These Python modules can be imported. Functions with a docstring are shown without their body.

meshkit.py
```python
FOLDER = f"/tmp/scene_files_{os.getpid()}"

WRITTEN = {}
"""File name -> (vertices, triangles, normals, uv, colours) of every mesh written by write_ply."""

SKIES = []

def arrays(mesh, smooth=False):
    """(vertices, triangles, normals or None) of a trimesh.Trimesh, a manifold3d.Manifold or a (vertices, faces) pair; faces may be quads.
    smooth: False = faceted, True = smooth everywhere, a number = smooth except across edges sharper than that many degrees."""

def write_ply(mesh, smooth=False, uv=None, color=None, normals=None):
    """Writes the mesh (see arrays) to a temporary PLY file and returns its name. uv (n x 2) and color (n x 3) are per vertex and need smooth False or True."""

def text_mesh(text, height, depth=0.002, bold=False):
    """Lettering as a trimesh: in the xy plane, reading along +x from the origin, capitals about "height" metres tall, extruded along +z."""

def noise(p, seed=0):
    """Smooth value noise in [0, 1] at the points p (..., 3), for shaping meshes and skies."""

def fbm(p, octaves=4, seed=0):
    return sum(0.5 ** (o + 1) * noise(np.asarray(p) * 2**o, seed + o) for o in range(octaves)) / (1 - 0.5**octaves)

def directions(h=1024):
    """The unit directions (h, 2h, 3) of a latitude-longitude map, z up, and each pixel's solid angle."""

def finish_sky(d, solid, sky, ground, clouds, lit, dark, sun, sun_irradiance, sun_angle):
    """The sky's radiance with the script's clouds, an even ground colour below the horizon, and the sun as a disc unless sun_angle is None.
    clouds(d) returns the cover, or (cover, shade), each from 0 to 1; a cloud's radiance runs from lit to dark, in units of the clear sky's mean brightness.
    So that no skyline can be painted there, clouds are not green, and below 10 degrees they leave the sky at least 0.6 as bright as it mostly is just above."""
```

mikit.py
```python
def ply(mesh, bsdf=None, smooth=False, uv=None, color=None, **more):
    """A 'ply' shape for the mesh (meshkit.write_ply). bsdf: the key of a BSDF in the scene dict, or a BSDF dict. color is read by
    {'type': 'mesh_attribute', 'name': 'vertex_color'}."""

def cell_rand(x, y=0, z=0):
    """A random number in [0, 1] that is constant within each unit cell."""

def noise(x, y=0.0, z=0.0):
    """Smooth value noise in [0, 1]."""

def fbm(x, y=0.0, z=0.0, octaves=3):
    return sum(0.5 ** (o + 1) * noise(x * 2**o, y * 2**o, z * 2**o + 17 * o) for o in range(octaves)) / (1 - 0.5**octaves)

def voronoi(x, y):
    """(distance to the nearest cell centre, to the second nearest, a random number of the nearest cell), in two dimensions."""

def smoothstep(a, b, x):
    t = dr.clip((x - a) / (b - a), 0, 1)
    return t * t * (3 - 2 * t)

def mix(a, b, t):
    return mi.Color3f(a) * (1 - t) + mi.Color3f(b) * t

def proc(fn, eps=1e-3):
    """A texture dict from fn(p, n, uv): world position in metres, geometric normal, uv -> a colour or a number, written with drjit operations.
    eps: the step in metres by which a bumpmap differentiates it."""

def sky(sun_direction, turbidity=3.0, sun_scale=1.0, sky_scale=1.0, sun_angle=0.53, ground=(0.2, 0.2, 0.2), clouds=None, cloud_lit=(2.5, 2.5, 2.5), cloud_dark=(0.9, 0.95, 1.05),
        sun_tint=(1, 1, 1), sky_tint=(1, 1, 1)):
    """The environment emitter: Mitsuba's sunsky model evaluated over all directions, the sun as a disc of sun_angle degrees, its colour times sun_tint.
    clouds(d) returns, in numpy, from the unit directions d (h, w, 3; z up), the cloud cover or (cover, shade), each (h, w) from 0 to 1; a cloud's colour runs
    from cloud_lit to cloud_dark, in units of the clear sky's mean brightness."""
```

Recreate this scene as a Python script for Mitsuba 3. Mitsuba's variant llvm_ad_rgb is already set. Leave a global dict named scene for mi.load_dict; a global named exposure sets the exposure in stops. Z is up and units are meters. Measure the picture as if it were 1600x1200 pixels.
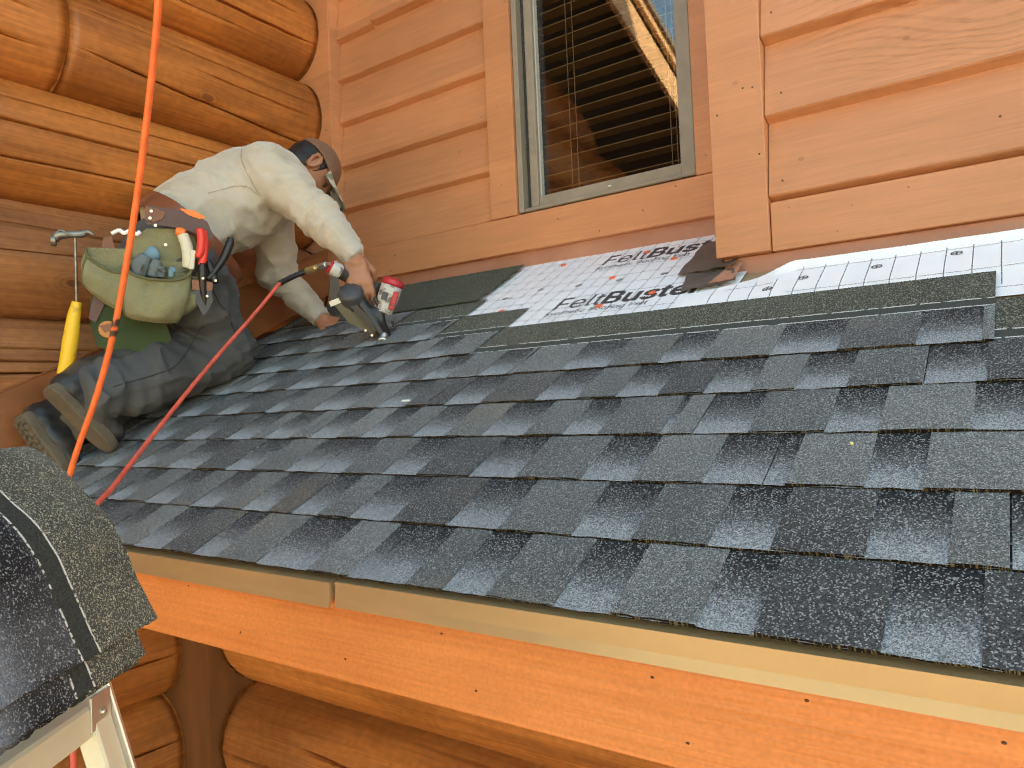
import math, random, numpy as np, trimesh, drjit as dr, mitsuba as mi, mikit, meshkit
from mikit import noise, fbm, voronoi, cell_rand, smoothstep, mix

T = mi.ScalarTransform4f
scene, labels = {}, {}
# ------------------------------------------------------------------ camera, sky, exposure (origin = the camera's eye point, z up, metres)
FWD, UP = [-0.5748, 0.8179, 0.0262], [0.0500, 0.0032, 0.9987]
scene['camera'] = {'type': 'perspective', 'fov': 69.36, 'fov_axis': 'x', 'near_clip': 0.02, 'far_clip': 500.0,
                   'to_world': T().look_at(origin=[0, 0, 0], target=FWD, up=UP)}
SUN = np.array([0.50, 0.48, 0.72])
scene["sky"] = mikit.sky(SUN.tolist(), turbidity=3.0, sky_tint=(1.20, 1.05, .72), sun_tint=(1.05, 1.0, .88))
exposure = 4.2

rng = np.random.default_rng(7)
# ------------------------------------------------------------------ helpers
def put(key, mesh, bsdf, smooth=False, **kw):
    k, i = key, 0
    while k in scene:
        i += 1; k = f'{key}_{i:03d}'
    scene[k] = mikit.ply(mesh, bsdf, smooth, **kw)
    return k
def name_thing(key, label, cat, group=None, kind=None):
    labels[key] = {'label': label, 'category': cat}
    if group: labels[key]['group'] = group
    if kind: labels[key]['kind'] = kind
def new_thing(name, label, cat, group=None):
    k, i = name, 0
    while k in labels:
        i += 1; k = f'{name}_{i:03d}'
    name_thing(k, label, cat, group)
    return k
def cat(ms): return trimesh.util.concatenate(ms)
def box(x0, x1, y0, y1, z0, z1, ch=0.003):
    c = np.array([(x0+x1)/2, (y0+y1)/2, (z0+z1)/2]); h = np.array([x1-x0, y1-y0, z1-z0])/2
    ch = min(ch, h.min()*0.45)
    if ch <= 0: return trimesh.creation.box(extents=h*2, transform=trimesh.transformations.translation_matrix(c))
    v = []
    for s in np.ndindex(2, 2, 2):
        s = np.array(s)*2-1
        for k in range(3):
            d = h - ch; d[k] = h[k]; v.append(c + s*d)
    return trimesh.convex.convex_hull(np.array(v))
def frame_box(o, ex, ey, ez, sx, sy, sz, ch=0.002):
    """box of size sx, sy, sz centred on o with axes ex, ey, ez"""
    m = box(-sx/2, sx/2, -sy/2, sy/2, -sz/2, sz/2, ch)
    R = np.stack([np.asarray(a, float)/np.linalg.norm(a) for a in (ex, ey, ez)], 1)
    m.vertices = m.vertices @ R.T + np.asarray(o, float)
    if np.linalg.det(R) < 0: m.invert()
    return m
def loft(rings, closed_caps=True):
    """rings: list of (n,3) arrays with the same n, joined into a closed skin"""
    n = len(rings[0]); V = np.vstack(rings); F = []
    for i in range(len(rings)-1):
        a = i*n + np.arange(n); b = i*n + (np.arange(n)+1) % n
        F.append(np.stack([a, b, b+n], 1)); F.append(np.stack([a, b+n, a+n], 1))
    if closed_caps:
        V = np.vstack([V, rings[0].mean(0), rings[-1].mean(0)]); c0, c1 = len(V)-2, len(V)-1
        a = np.arange(n); b = (a+1) % n; o = (len(rings)-1)*n
        F.append(np.stack([b, a, np.full(n, c0)], 1)); F.append(np.stack([a+o, b+o, np.full(n, c1)], 1))
    m = trimesh.Trimesh(V, np.vstack(F), process=False)
    if closed_caps and m.volume < 0: m.invert()
    return m
def spline(pts, n):
    p = np.asarray(pts, float); p = np.vstack([2*p[0]-p[1], p, 2*p[-1]-p[-2]]); out = []
    m = len(p)-3; t = np.linspace(0, m, n)
    for x in t:
        i = min(int(x), m-1); u = x-i; a, b, c, d = p[i:i+4]
        out.append(.5*(2*b + (c-a)*u + (2*a-5*b+4*c-d)*u*u + (3*b-a-3*c+d)*u**3))
    return np.array(out)
def tube(pts, r, sides=12):
    p = np.asarray(pts, float); r = np.broadcast_to(r, (len(p),))
    t = np.gradient(p, axis=0); t /= np.linalg.norm(t, axis=1, keepdims=True)
    a = np.cross(t[0], [0, 0, 1.0] if abs(t[0][2]) < .9 else [1.0, 0, 0]); a /= np.linalg.norm(a)
    ang = np.arange(sides)*2*np.pi/sides; rings = []
    for i in range(len(p)):
        a = a - t[i]*(a @ t[i]); a /= np.linalg.norm(a); b = np.cross(t[i], a)
        rings.append(p[i] + r[i]*(np.cos(ang)[:, None]*a + np.sin(ang)[:, None]*b))
    return loft(rings)
def prism(poly, axis, a, b):
    """extrude a 2-D polygon along world axis 0/1/2 from a to b; poly in the other two axes in order"""
    import shapely
    m = trimesh.creation.extrude_polygon(shapely.Polygon(poly), b-a, engine='earcut')
    v = m.vertices.copy(); o = [k for k in range(3) if k != axis]
    w = np.zeros_like(v); w[:, o[0]] = v[:, 0]; w[:, o[1]] = v[:, 1]; w[:, axis] = v[:, 2] + a
    m = trimesh.Trimesh(w, m.faces, process=False)
    if m.volume < 0: m.invert()
    return m
def C(r, g, b): return {'type': 'rgb', 'value': [r, g, b]}
def pr(base, rough=.6, **kw):
    return {'type': 'twosided', 'bsdf': {'type': 'principled', 'base_color': base if isinstance(base, dict) else C(*base), 'roughness': rough, **kw}}
def bumped(inner, tex, scale=1.0):
    return {'type': 'twosided', 'bsdf': {'type': 'bumpmap', 'arbitrary': tex, 'scale': scale, 'bsdf': inner}}

# ------------------------------------------------------------------ materials
def wood_y(p, n, uv):        # stained log, grain along the log; uv = (length, arc in metres) + a random offset per log
    u, a = uv.x, uv.y+.012*(noise(uv.x*1.7, uv.y*5, 9.)-.5)
    g = fbm(u*.9, a*26, 0.3, 3); g2 = noise(u*3.5, a*210, 4.0); blot = fbm(u*2.2, a*6, 7.0, 3); fine = noise(u*60, a*60, 2.)
    f, s, w = voronoi(u*2.3, a*4.4)
    kd = f*(0.8+.4*noise(u*40, a*40))
    on = dr.select(w > .70, 1.0, 0.0)
    knot = (1-smoothstep(.035, .075, kd))*on; halo = (1-smoothstep(.07, .22, kd))*on
    ring = .5+.5*dr.sin(f*130+3*blot)
    c = mix((.315, .108, .023), (.53, .193, .042), smoothstep(.28, .72, g*.35+blot*.65))
    tex = noise(u*14, a*330, 5.)
    c = c*(.84+.18*g2)*(.90+.18*fine)*(.90+.2*tex)
    streak = smoothstep(.62, .72, noise(u*1.3, a*48, 12.))
    c = mix(c, c*mi.Color3f(.62, .55, .6), streak*.35)
    c = mix(c, (.16, .050, .012), halo*ring*.32)
    c = mix(c, (.12, .040, .012), knot*.65)
    grey = smoothstep(.45, .8, fbm(u*.8, a*3+9, 2.0, 3))
    return mix(c, c*mi.Color3f(.78, .80, .95), grey*.6)
scene['log_wood'] = bumped({'type': 'principled', 'base_color': mikit.proc(wood_y), 'roughness': .42, 'specular': .45},
                           mikit.proc(lambda p, n, uv: fbm(uv.x*3, uv.y*90, 1.0, 4)*.0022 + noise(uv.x*6, uv.y*14)*.0026 + noise(uv.x*60, uv.y*90)*.0006, eps=.0008), 1.0)
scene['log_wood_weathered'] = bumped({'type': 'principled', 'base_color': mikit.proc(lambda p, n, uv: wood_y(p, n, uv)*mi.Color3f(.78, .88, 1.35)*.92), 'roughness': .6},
                           mikit.proc(lambda p, n, uv: fbm(uv.x*2, uv.y*70, 1.0, 3)*.0022 + noise(uv.x*6, uv.y*14)*.0022, eps=.0008), 1.0)
scene['log_end'] = pr((.30, .10, .022), .6)
def paint_fig(p):     # flat-sawn cedar figure under the paint: warped growth lines that show most in patches
    wz = p.z*46+7*fbm(p.x*2.2, p.z*5, 1.0, 3)+3*noise(p.x*6, p.z*9, 4.)
    return smoothstep(.62, .96, .5+.5*dr.sin(wz*6.0))*smoothstep(.50, .68, fbm(p.x*1.9+.4, p.z*3.1, 5., 2))*(.35+.65*noise(p.x*70, p.z*150, 3.))*smoothstep(-1.0, -.4, p.x)
def paint(p, n, uv):
    r = cell_rand(p.z*5.02+.37, dr.floor(p.y*4))
    st = fbm(p.x*5, p.z*70, p.y*5, 3); b = fbm(p.x*3, p.z*4, 3.3, 3)
    c = mi.Color3f(.570, .257, .117)*(.86+.20*r)*(.84+.20*st)*(.86+.28*b)*(.95+.10*noise(p.x*12, p.z*380, 7.))
    c = c*(1-.16*paint_fig(p))
    f, f2, w = voronoi(p.x*3.1+.7, p.z*4.3)
    spot = (1-smoothstep(.02, .03, f))*dr.select(w > .80, 1.0, 0.0)
    return mix(c, (.26, .10, .04), spot*.4)
def paint_bump(p, n, uv):
    return -paint_fig(p)*.0020+fbm(p.x*14, p.z*150, 2., 3)*.0013+noise(p.x*260, p.z*260, p.y*50)*.0004
scene['painted_siding'] = bumped({'type': 'principled', 'base_color': mikit.proc(paint), 'roughness': .45, 'specular': .4}, mikit.proc(paint_bump, eps=.0012), 1.0)
def fascia_c(p, n, uv):
    wv = p.z+.012*fbm(p.x*1.6, p.z*6, 4., 3); st = fbm(p.x*1.5, wv*75, 2.2, 4); fine = noise(p.x*9, wv*420, 1.); b = fbm(p.x*2.0, p.z*7, 6., 3)
    c = mix((.56, .180, .046), (.67, .240, .068), smoothstep(.28, .72, st*.4+b*.6))*(.94+.12*fine)*(.93+.14*noise(p.x*260, p.z*260, p.y*80))
    streak = smoothstep(.60, .74, fbm(p.x*1.2+wv*9, wv*22, 9., 3)); c = mix(c, c*1.14, streak*.6)
    f, f2, w = voronoi(p.x*2.3+.2, p.z*7.3); spot = (1-smoothstep(.010, .018, f*(.7+.6*noise(p.x*190, p.z*190))))*dr.select(w > .4, 1., 0.)
    return c
scene['fascia_paint'] = bumped({'type': 'principled', 'base_color': mikit.proc(fascia_c), 'roughness': .46, 'specular': .4},
                               mikit.proc(lambda p, n, uv: fbm(p.x*7, p.z*150, 2., 3)*.0010+noise(p.x*5, p.z*420)*.0004+noise(p.x*300, p.z*300)*.0003, eps=.0007), 1.0)
scene['post_stain'] = pr(mikit.proc(lambda p, n, uv: mi.Color3f(.15, .058, .017)*(.75+.5*fbm(p.x*20, p.y*20, p.z*3, 3))), .5)
scene['skirt_paint'] = pr(mikit.proc(lambda p, n, uv: mi.Color3f(.26, .092, .028)*(.75+.5*fbm(p.y*3, p.z*20, 1., 3))), .5)
scene['drip_metal'] = pr(mikit.proc(lambda p, n, uv: mi.Color3f(.42, .285, .14)*(.9+.18*fbm(p.x*6, p.z*30, 1., 3))), .34, metallic=.35, specular=.5)
scene['flashing_metal'] = pr(mikit.proc(lambda p, n, uv: mix((.36, .165, .10), (.46, .23, .15), fbm(p.x*7, p.z*11, 1., 3))), .5)
scene['window_clad'] = pr(mikit.proc(lambda p, n, uv: mi.Color3f(.275, .24, .185)*(.85+.3*fbm(p.x*20, p.z*20, 1., 3))), .5)
scene['window_dark'] = pr((.035, .035, .03), .5)
scene['window_pale'] = pr((.42, .42, .36), .4)
scene['pane_glass'] = {'type': 'thindielectric', 'int_ior': 1.52}
scene['dark_room'] = pr((.035, .024, .016), .9)
scene['blind_slat'] = pr((.085, .048, .019), .5)
scene['blind_edge_lit'] = pr((.15, .095, .034), .45)  # slat brown made paler: light on the front edges put into the colour
scene['blind_cord'] = pr((.17, .11, .055), .7)
scene['eave_paint'] = pr((.80, .52, .27), .5)
scene['soffit_wood'] = pr((.34, .14, .04), .6)

PITCH = 0.4927583; V0, H0 = 0.5966701, 0.6292731
CU, SU = math.cos(PITCH), math.sin(PITCH)
UVEC, NVEC = np.array([0, CU, SU]), np.array([0, -SU, CU])
def RP(s, v, w=0.0):
    s, v, w = np.broadcast_arrays(np.asarray(s, float), np.asarray(v, float), np.asarray(w, float))
    return s[..., None]*np.array([1., 0, 0]) + (v+V0)[..., None]*UVEC + (w-H0-.007)[..., None]*NVEC
EXP, WID = 0.143, 0.337
def rx(p): return p.x, p.y*CU+p.z*SU, p.y*(-SU)+p.z*CU
def grit(p, s, k=0.):
    x, v, w = rx(p)
    r = dr.floor(v*s)
    return cell_rand(x*s+.5*(r-2*dr.floor(r*.5))+.37*cell_rand(r, k), v*s, k)
GR = mi.Color3f
def granules(p, c, light=(.40, .41, .41), amt=.16, k=0.):
    r1, r2, r3 = grit(p, 820, k), grit(p, 540, k+3), grit(p, 360, k+5)
    c = c*(.42+.85*r1)*(.62+.72*r2)*(.82+.36*r3)
    c = mix(c, light, smoothstep(1-amt, 1-amt+.03, r2)*(.30+.6*r1))
    return mix(c, GR(light)*1.1, smoothstep(.972, .978, r3)*.35)
def cloud(p, f=9.):
    x, v, w = rx(p); return fbm(x*f, v*f, 1.7, 3)
def edge_shade_c(p): return mix((.010, .008, .006), (.15, .11, .05), smoothstep(.70, .85, grit(p, 760, 21.))*.8)  # edge faces: brown specks over near-black that paints in the course shadow lines
def down(n): return dr.select(dr.abs(n.y*CU+n.z*SU) > .6, 1.0, 0.0)
def tab_c(p, n, uv):
    t = uv.x*.55+.25+.5*cloud(p)
    c = mix((.074, .081, .083), (.182, .191, .190), t)
    c = mix(c, (.054, .053, .055), smoothstep(.6, .85, cell_rand(uv.x*977.))*.7)
    x_, v_, w_ = rx(p); c = granules(p, c, amt=.15)*(.84+.34*fbm(x_*2.3, v_*2.9, 5., 3))
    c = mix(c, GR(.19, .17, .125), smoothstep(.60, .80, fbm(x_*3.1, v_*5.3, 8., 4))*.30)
    return mix(c, edge_shade_c(p), down(n))
def base_c(p, n, uv):
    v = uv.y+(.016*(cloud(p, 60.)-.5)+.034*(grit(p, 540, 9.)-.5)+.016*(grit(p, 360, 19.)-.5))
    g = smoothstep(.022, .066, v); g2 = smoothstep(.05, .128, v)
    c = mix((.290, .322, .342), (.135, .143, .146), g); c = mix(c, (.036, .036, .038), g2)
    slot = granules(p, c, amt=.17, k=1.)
    head = granules(p, mix((.056, .059, .051), (.096, .099, .084), cloud(p, 6.)), light=(.42, .41, .32), amt=.18, k=2.)
    strip = GR(.060, .066, .060)*(.8+.4*grit(p, 300))
    x, vv, w = rx(p)
    wob = .0022*(noise(x*45, uv.x*50)-.5)
    dash = smoothstep(.20, .34, noise(x*110, 3.+uv.x*31.))
    l1 = (1-smoothstep(.0014, .0024, dr.abs(uv.y-.160+wob)))*dash; l2 = (1-smoothstep(.0014, .0024, dr.abs(uv.y-.195+wob)))*smoothstep(.12, .2, noise(x*75, uv.x*17.))
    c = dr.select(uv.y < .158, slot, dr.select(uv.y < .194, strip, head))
    c = mix(c, (.66, .67, .64), dr.maximum(l1, l2)*.92)
    return mix(c, edge_shade_c(p), down(n))
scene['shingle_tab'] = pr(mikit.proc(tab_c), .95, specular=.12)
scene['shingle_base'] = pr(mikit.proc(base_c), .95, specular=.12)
scene['shingle_edge'] = pr(mikit.proc(lambda p, n, uv: mix((.012, .010, .007), (.30, .24, .10), smoothstep(.80, .9, cell_rand(p.x*500, p.y*500, p.z*500))*.9)), .9)
scene['shingle_back'] = pr(mikit.proc(lambda p, n, uv: mix((.020, .020, .019), (.085, .088, .070), smoothstep(.55, .9, noise(p.x*420, p.y*420, p.z*420)))), .9)
scene['cut_shingle'] = pr(mikit.proc(lambda p, n, uv: granules(p, mix((.040, .046, .034), (.075, .080, .058), cloud(p, 14.)), light=(.30, .31, .22), amt=.12, k=4.)), .95)
scene['deck_wood'] = pr((.32, .22, .12), .8)
scene['felt'] = pr(mikit.proc(lambda p, n, uv: GR(.85, .865, .88)*(.93+.08*cloud(p, 30.))), .5)
scene['felt_ink'] = pr((.045, .045, .05), .6)
scene['felt_line'] = pr((.17, .18, .19), .6)
scene['red_cap'] = pr((.80, .16, .06), .4)
scene['old_paper'] = pr(mikit.proc(lambda p, n, uv: mix((.060, .046, .038), (.125, .105, .085), fbm(p.x*9, p.y*40, p.z*9, 3))), .45)
scene['ground_dirt'] = pr(mikit.proc(lambda p, n, uv: mix((.24, .19, .12), (.34, .28, .19), fbm(p.x*.8, p.y*.8, 1., 4))), .95)
scene['pale_yellow'] = pr((.62, .62, .26), .6)
scene['nail_rust'] = pr((.075, .032, .014), .6)
scene['nail_painted'] = pr((.36, .15, .06), .5)
scene['white_spot'] = pr((.8, .8, .78), .6)

# ------------------------------------------------------------------ ground
g = trimesh.creation.box(extents=[400, 400, .4]); g.apply_translation([0, 0, -3.6])
put('ground', g, 'ground_dirt'); name_thing('ground', 'dry pale dirt ground around the log house', 'ground', kind='structure')

# ------------------------------------------------------------------ log walls
def log_mesh(axis, cx, cz, r, t0, t1, seed, cracks=(), sides=56, dt=.035, facing=0.0):
    """a slightly crooked log along axis (0 = x, 1 = y); cracks: (angle at t0, drift, start, end, width, depth); angle 0 looks at the viewer, + is up"""
    L = np.random.default_rng(seed); n = int((t1-t0)/dt)+2; ts = np.linspace(t0, t1, n)
    off = L.uniform(0, 40); base = np.linspace(-np.pi, np.pi, sides, endpoint=False)+.013
    rings, uvs, cols = [], [], []
    for t in ts:
        ang = list(base); dep = [0.0]*len(ang)
        for (a0, a1, c0, c1, wd, dp) in cracks:
            a = a0 + (a1-a0)*(t-c0)/(c1-c0) + .05*(meshkit.noise(np.array([[t*2.3+off, a0*7, 1.]]))[0]-.5) + .02*(meshkit.noise(np.array([[t*11+off, a0*7, 2.]]))[0]-.5)
            s = float(np.clip(min(t-c0, c1-t)/.12, 0, 1)); w = max(wd*s, .0004)/r
            ang += [a-w*.55, a-w*.2, a+w*.2, a+w*.55]; dep += [0, dp*s, dp*s, 0]
        o = np.argsort(ang, kind='stable') if t == ts[0] or True else None
        ang = np.array(ang)[o]; dep = np.array(dep)[o]
        P = np.stack([np.full_like(ang, t*1.3+off), np.cos(ang)*1.2, np.sin(ang)*1.2], -1)
        rr = r*(1+.045*(meshkit.fbm(P, 3, seed)-.5)) + .004*(meshkit.noise(P*[2.5, 6, 6], seed+3)-.5) - dep
        bx = .012*(meshkit.noise(np.array([[t*.7+off, 3., 1.]]))[0]-.5)
        lat, up = rr*np.cos(ang), rr*np.sin(ang)
        if axis == 1: ring = np.stack([cx+lat, np.full_like(ang, t), cz+bx+up], -1)
        else: ring = np.stack([np.full_like(ang, t), cx-lat, cz+bx+up], -1)
        rings.append(ring); uvs.append(np.stack([np.full_like(ang, t+off), ang*r+off*.37], -1))
    m = loft(rings); uv = np.vstack(uvs+[[uvs[0].mean(0), uvs[-1].mean(0)]])
    return m, uv
LW = 'log_wall'
name_thing(LW, 'wall of big orange stained round logs at the left, behind the kneeling worker', 'log wall')
XG, RL = -2.707, .2020
gaps = [3.03, 2.66, 2.29, 1.91, 1.528, 1.133, .742, .352, -.02, -.36, -.69, -1.017, -1.40, -1.80]
crack_of = {3: [(-.42, -.34, .9, 2.22, .010, .03), (.25, .15, 1.2, 2.2, .003, .02), (-.62, -.66, .6, 1.9, .003, .02)],
            4: [(-.36, -.74, 1.2, 2.23, .005, .03), (.42, .22, 1.2, 2.2, .003, .02), (.0, -.1, 1.6, 2.2, .003, .02)],
            5: [(-.02, .10, -.4, 1.9, .007, .035), (-.50, -.46, .8, 1.9, .004, .02), (.50, .55, .9, 2.1, .003, .02)],
            6: [(.50, .30, .7, 1.8, .003, .02), (-.1, .05, .3, 1.5, .003, .02)],
            7: [(.42, .40, .5, 1.9, .004, .02), (.15, .16, .4, 2.0, .004, .025), (-.05, -.02, .6, 1.7, .005, .03), (-.33, -.36, .5, 1.9, .004, .02)],
            10: [(.08, .05, .2, 1.49, .005, .03), (-.5, -.45, .3, 1.49, .003, .02)], 11: [(.35, .25, .6, 1.49, .005, .03)]}
for i in range(len(gaps)-1):
    zt, zb = gaps[i], gaps[i+1]; zc, hh = (zt+zb)/2, (zt-zb)/2
    r = math.hypot(hh, .15**1) if False else (hh*hh+.15*.15)/(2*.15)
    y1 = 2.238 if zc > .0 else 1.498
    if -.4 < zc < .0: y1 = 1.498
    y0 = -2.2 if zc > -1.5 else -1.0
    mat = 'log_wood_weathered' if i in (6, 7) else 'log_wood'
    if i == 4:      # this course is two logs butted end to end
        for (a, b, sd) in ((y0, 1.168, 31), (1.172, y1, 32)):
            m, uv = log_mesh(1, XG+.15-r, zc, r*(1.0 if sd == 32 else 1.004), a, b, sd, [c for c in crack_of.get(4, [])] if sd == 32 else [(.12, .05, -.5, 1.1, .004, .02), (-.55, -.5, .2, 1.1, .004, .02)])
            put(LW+'__log', m, mat, smooth=True, uv=uv)
        continue
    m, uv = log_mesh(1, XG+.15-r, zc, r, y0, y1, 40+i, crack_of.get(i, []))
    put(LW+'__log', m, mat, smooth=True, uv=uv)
put(LW+'__backing_wall', box(-3.2, XG-.06, -2.2, 1.50, -3.4, 3.03, 0), 'soffit_wood')
put(LW+'__backing_wall', box(-3.2, XG-.06, 1.50, 2.60, -.2, 3.03, 0), 'soffit_wood')
put(LW+'__corner_post', box(-2.80, -2.497, 2.24, 2.345, .30, 4.4, .0012), 'painted_siding')
# sloping skirt board where the roof meets the logs
m = prism([(.80, -.262), (.80, .032), (2.236, .712), (2.236, .520)], 0, -2.575, -2.548)
put(LW+'__skirt_board', m, 'skirt_paint')
m = prism([(.80, .0335), (.80, .038), (2.236, .7185), (2.236, .7135)], 0, -2.66, -2.544)
put(LW+'__skirt_cap', m, 'skirt_paint')
# the gable eave high over the log wall (seen mirrored in the window)
RK = 'gable_eave'
name_thing(RK, 'sloping sunlit eave board of the log house mirrored in the window', 'eave')
def rake(x0, x1, z0, z1, ya=-4.5, yb=1.7): return prism([(ya, 2.042+.366*ya+z0), (ya, 2.042+.366*ya+z1), (yb, 2.042+.366*yb+z1), (yb, 2.042+.366*yb+z0)], 0, x0, x1)
put(RK+'__fascia_board', rake(-1.93, -1.90, 0, .20), 'eave_paint')
put(RK+'__trim_board', rake(-1.96, -1.925, .203, .255), 'window_dark')
put(RK+'__trim_board', rake(-1.91, -1.88, .258, .32), 'eave_paint')
put(RK+'__roof_deck', rake(-3.6, -1.86, .323, .365), 'window_clad')
put(RK+'__soffit', rake(-3.2, -1.935, .02, .04), 'dark_room')

# lower log wall, under the eave, and the post in the corner
LW2 = 'log_wall_001'
name_thing(LW2, 'shaded log wall in the dark under the eave, below the orange fascia', 'log wall')
g2 = [-.18, -.56, -.968, -1.37, -1.77]
for i in range(len(g2)-1):
    hh = (g2[i]-g2[i+1])/2; r = (hh*hh+.14*.14)/(2*.14)
    cr = [[], [(-.15, -.1, -2.3, 1., .006, .03)], [(.02, -.10, -2.39, .5, .006, .03), (.42, .30, -2.0, .3, .005, .03), (-.45, -.5, -2.3, .5, .004, .03)], [(.2, .1, -2, 1, .006, .03)]][i]
    m, uv = log_mesh(0, 1.53+r, (g2[i]+g2[i+1])/2, r, -2.398, 2.2, 70+i, cr, dt=.05)
    put(LW2+'__log', m, 'log_wood', smooth=True, uv=uv)
put(LW2+'__backing_wall', box(-2.6, 2.2, 1.70, 1.9, -3.4, -.15, 0), 'soffit_wood')
put(LW2+'__corner_post', box(-2.75, -2.40, 1.50, 1.70, -3.4, -.12, 0), 'post_stain')

# ------------------------------------------------------------------ siding walls
def siding_board(x0, x1, yb, zb, h=.212, d=.034, dz=.013, seed=0):
    xs = np.linspace(x0, x1, max(2, int((x1-x0)/.06)+1)); L = np.random.default_rng(seed); o = L.uniform(0, 99)
    rings = []
    for x in xs:
        j = .003*(meshkit.noise(np.array([[x*4+o, 1., 2.]]))[0]-.5); k = .003*(meshkit.noise(np.array([[x*9+o, 5., 2.]]))[0]-.5)
        rings.append(np.array([[x, yb, zb+k], [x, yb-d+.004+j, zb+dz-.001+k], [x, yb-d+j, zb+dz+.003+k], [x, yb-.004, zb+h], [x, yb, zb+h]]))
    return loft(rings)
SW = 'siding_wall'
name_thing(SW, 'recessed wall of orange painted lap siding with the dark window', 'siding wall')
YB = 2.318
zs = [.690+.1955*i for i in range(7)]
for i, z in enumerate(zs):
    if i == 5:      # a butt joint in one course, the right piece standing proud
        put(SW+'__siding_board', siding_board(-2.494, -2.27, YB, z-.006, seed=5), 'painted_siding')
        put(SW+'__siding_board', siding_board(-2.268, -1.664, YB, z+.003, d=.042, seed=55), 'painted_siding')
    else:
        put(SW+'__siding_board', siding_board(-2.494, -1.664, YB, z, d=.034, dz=.013, seed=i), 'painted_siding')
put(SW+'__siding_board', box(-2.494, -1.664, YB-.03, YB, zs[-1]+.214, 4.4, .004), 'painted_siding')
put(SW+'__trim_board', box(-1.662, -1.542, 2.272, YB, .7035, 2.2, .0015), 'painted_siding')
put(SW+'__trim_board', box(-.846, -.66, 2.276, YB, .7035, 2.2, .0015), 'painted_siding')
put(SW+'__trim_board', box(-2.494, -.66, 2.278, YB, .566, .7015, .0018), 'painted_siding')
put(SW+'__trim_board', box(-1.662, -.66, 2.272, YB, 2.202, 4.4, .004), 'painted_siding')
put(SW+'__flashing', box(-2.52, -.66, 2.304, YB+.002, .44, .5655, .001), 'flashing_metal')
put(SW+'__sheathing', cat([box(-2.75, -1.54, YB+.004, YB+.09, .3, 4.4, 0), box(-.85, 7.0, YB+.004, YB+.09, -.1, 4.4, 0), box(-1.54, -.85, YB+.004, YB+.09, .3, .708, 0), box(-1.54, -.85, YB+.004, YB+.09, 1.98, 4.4, 0)]), 'soffit_wood')  # upper and right reach lies out of view, sized to block the sun
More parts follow.
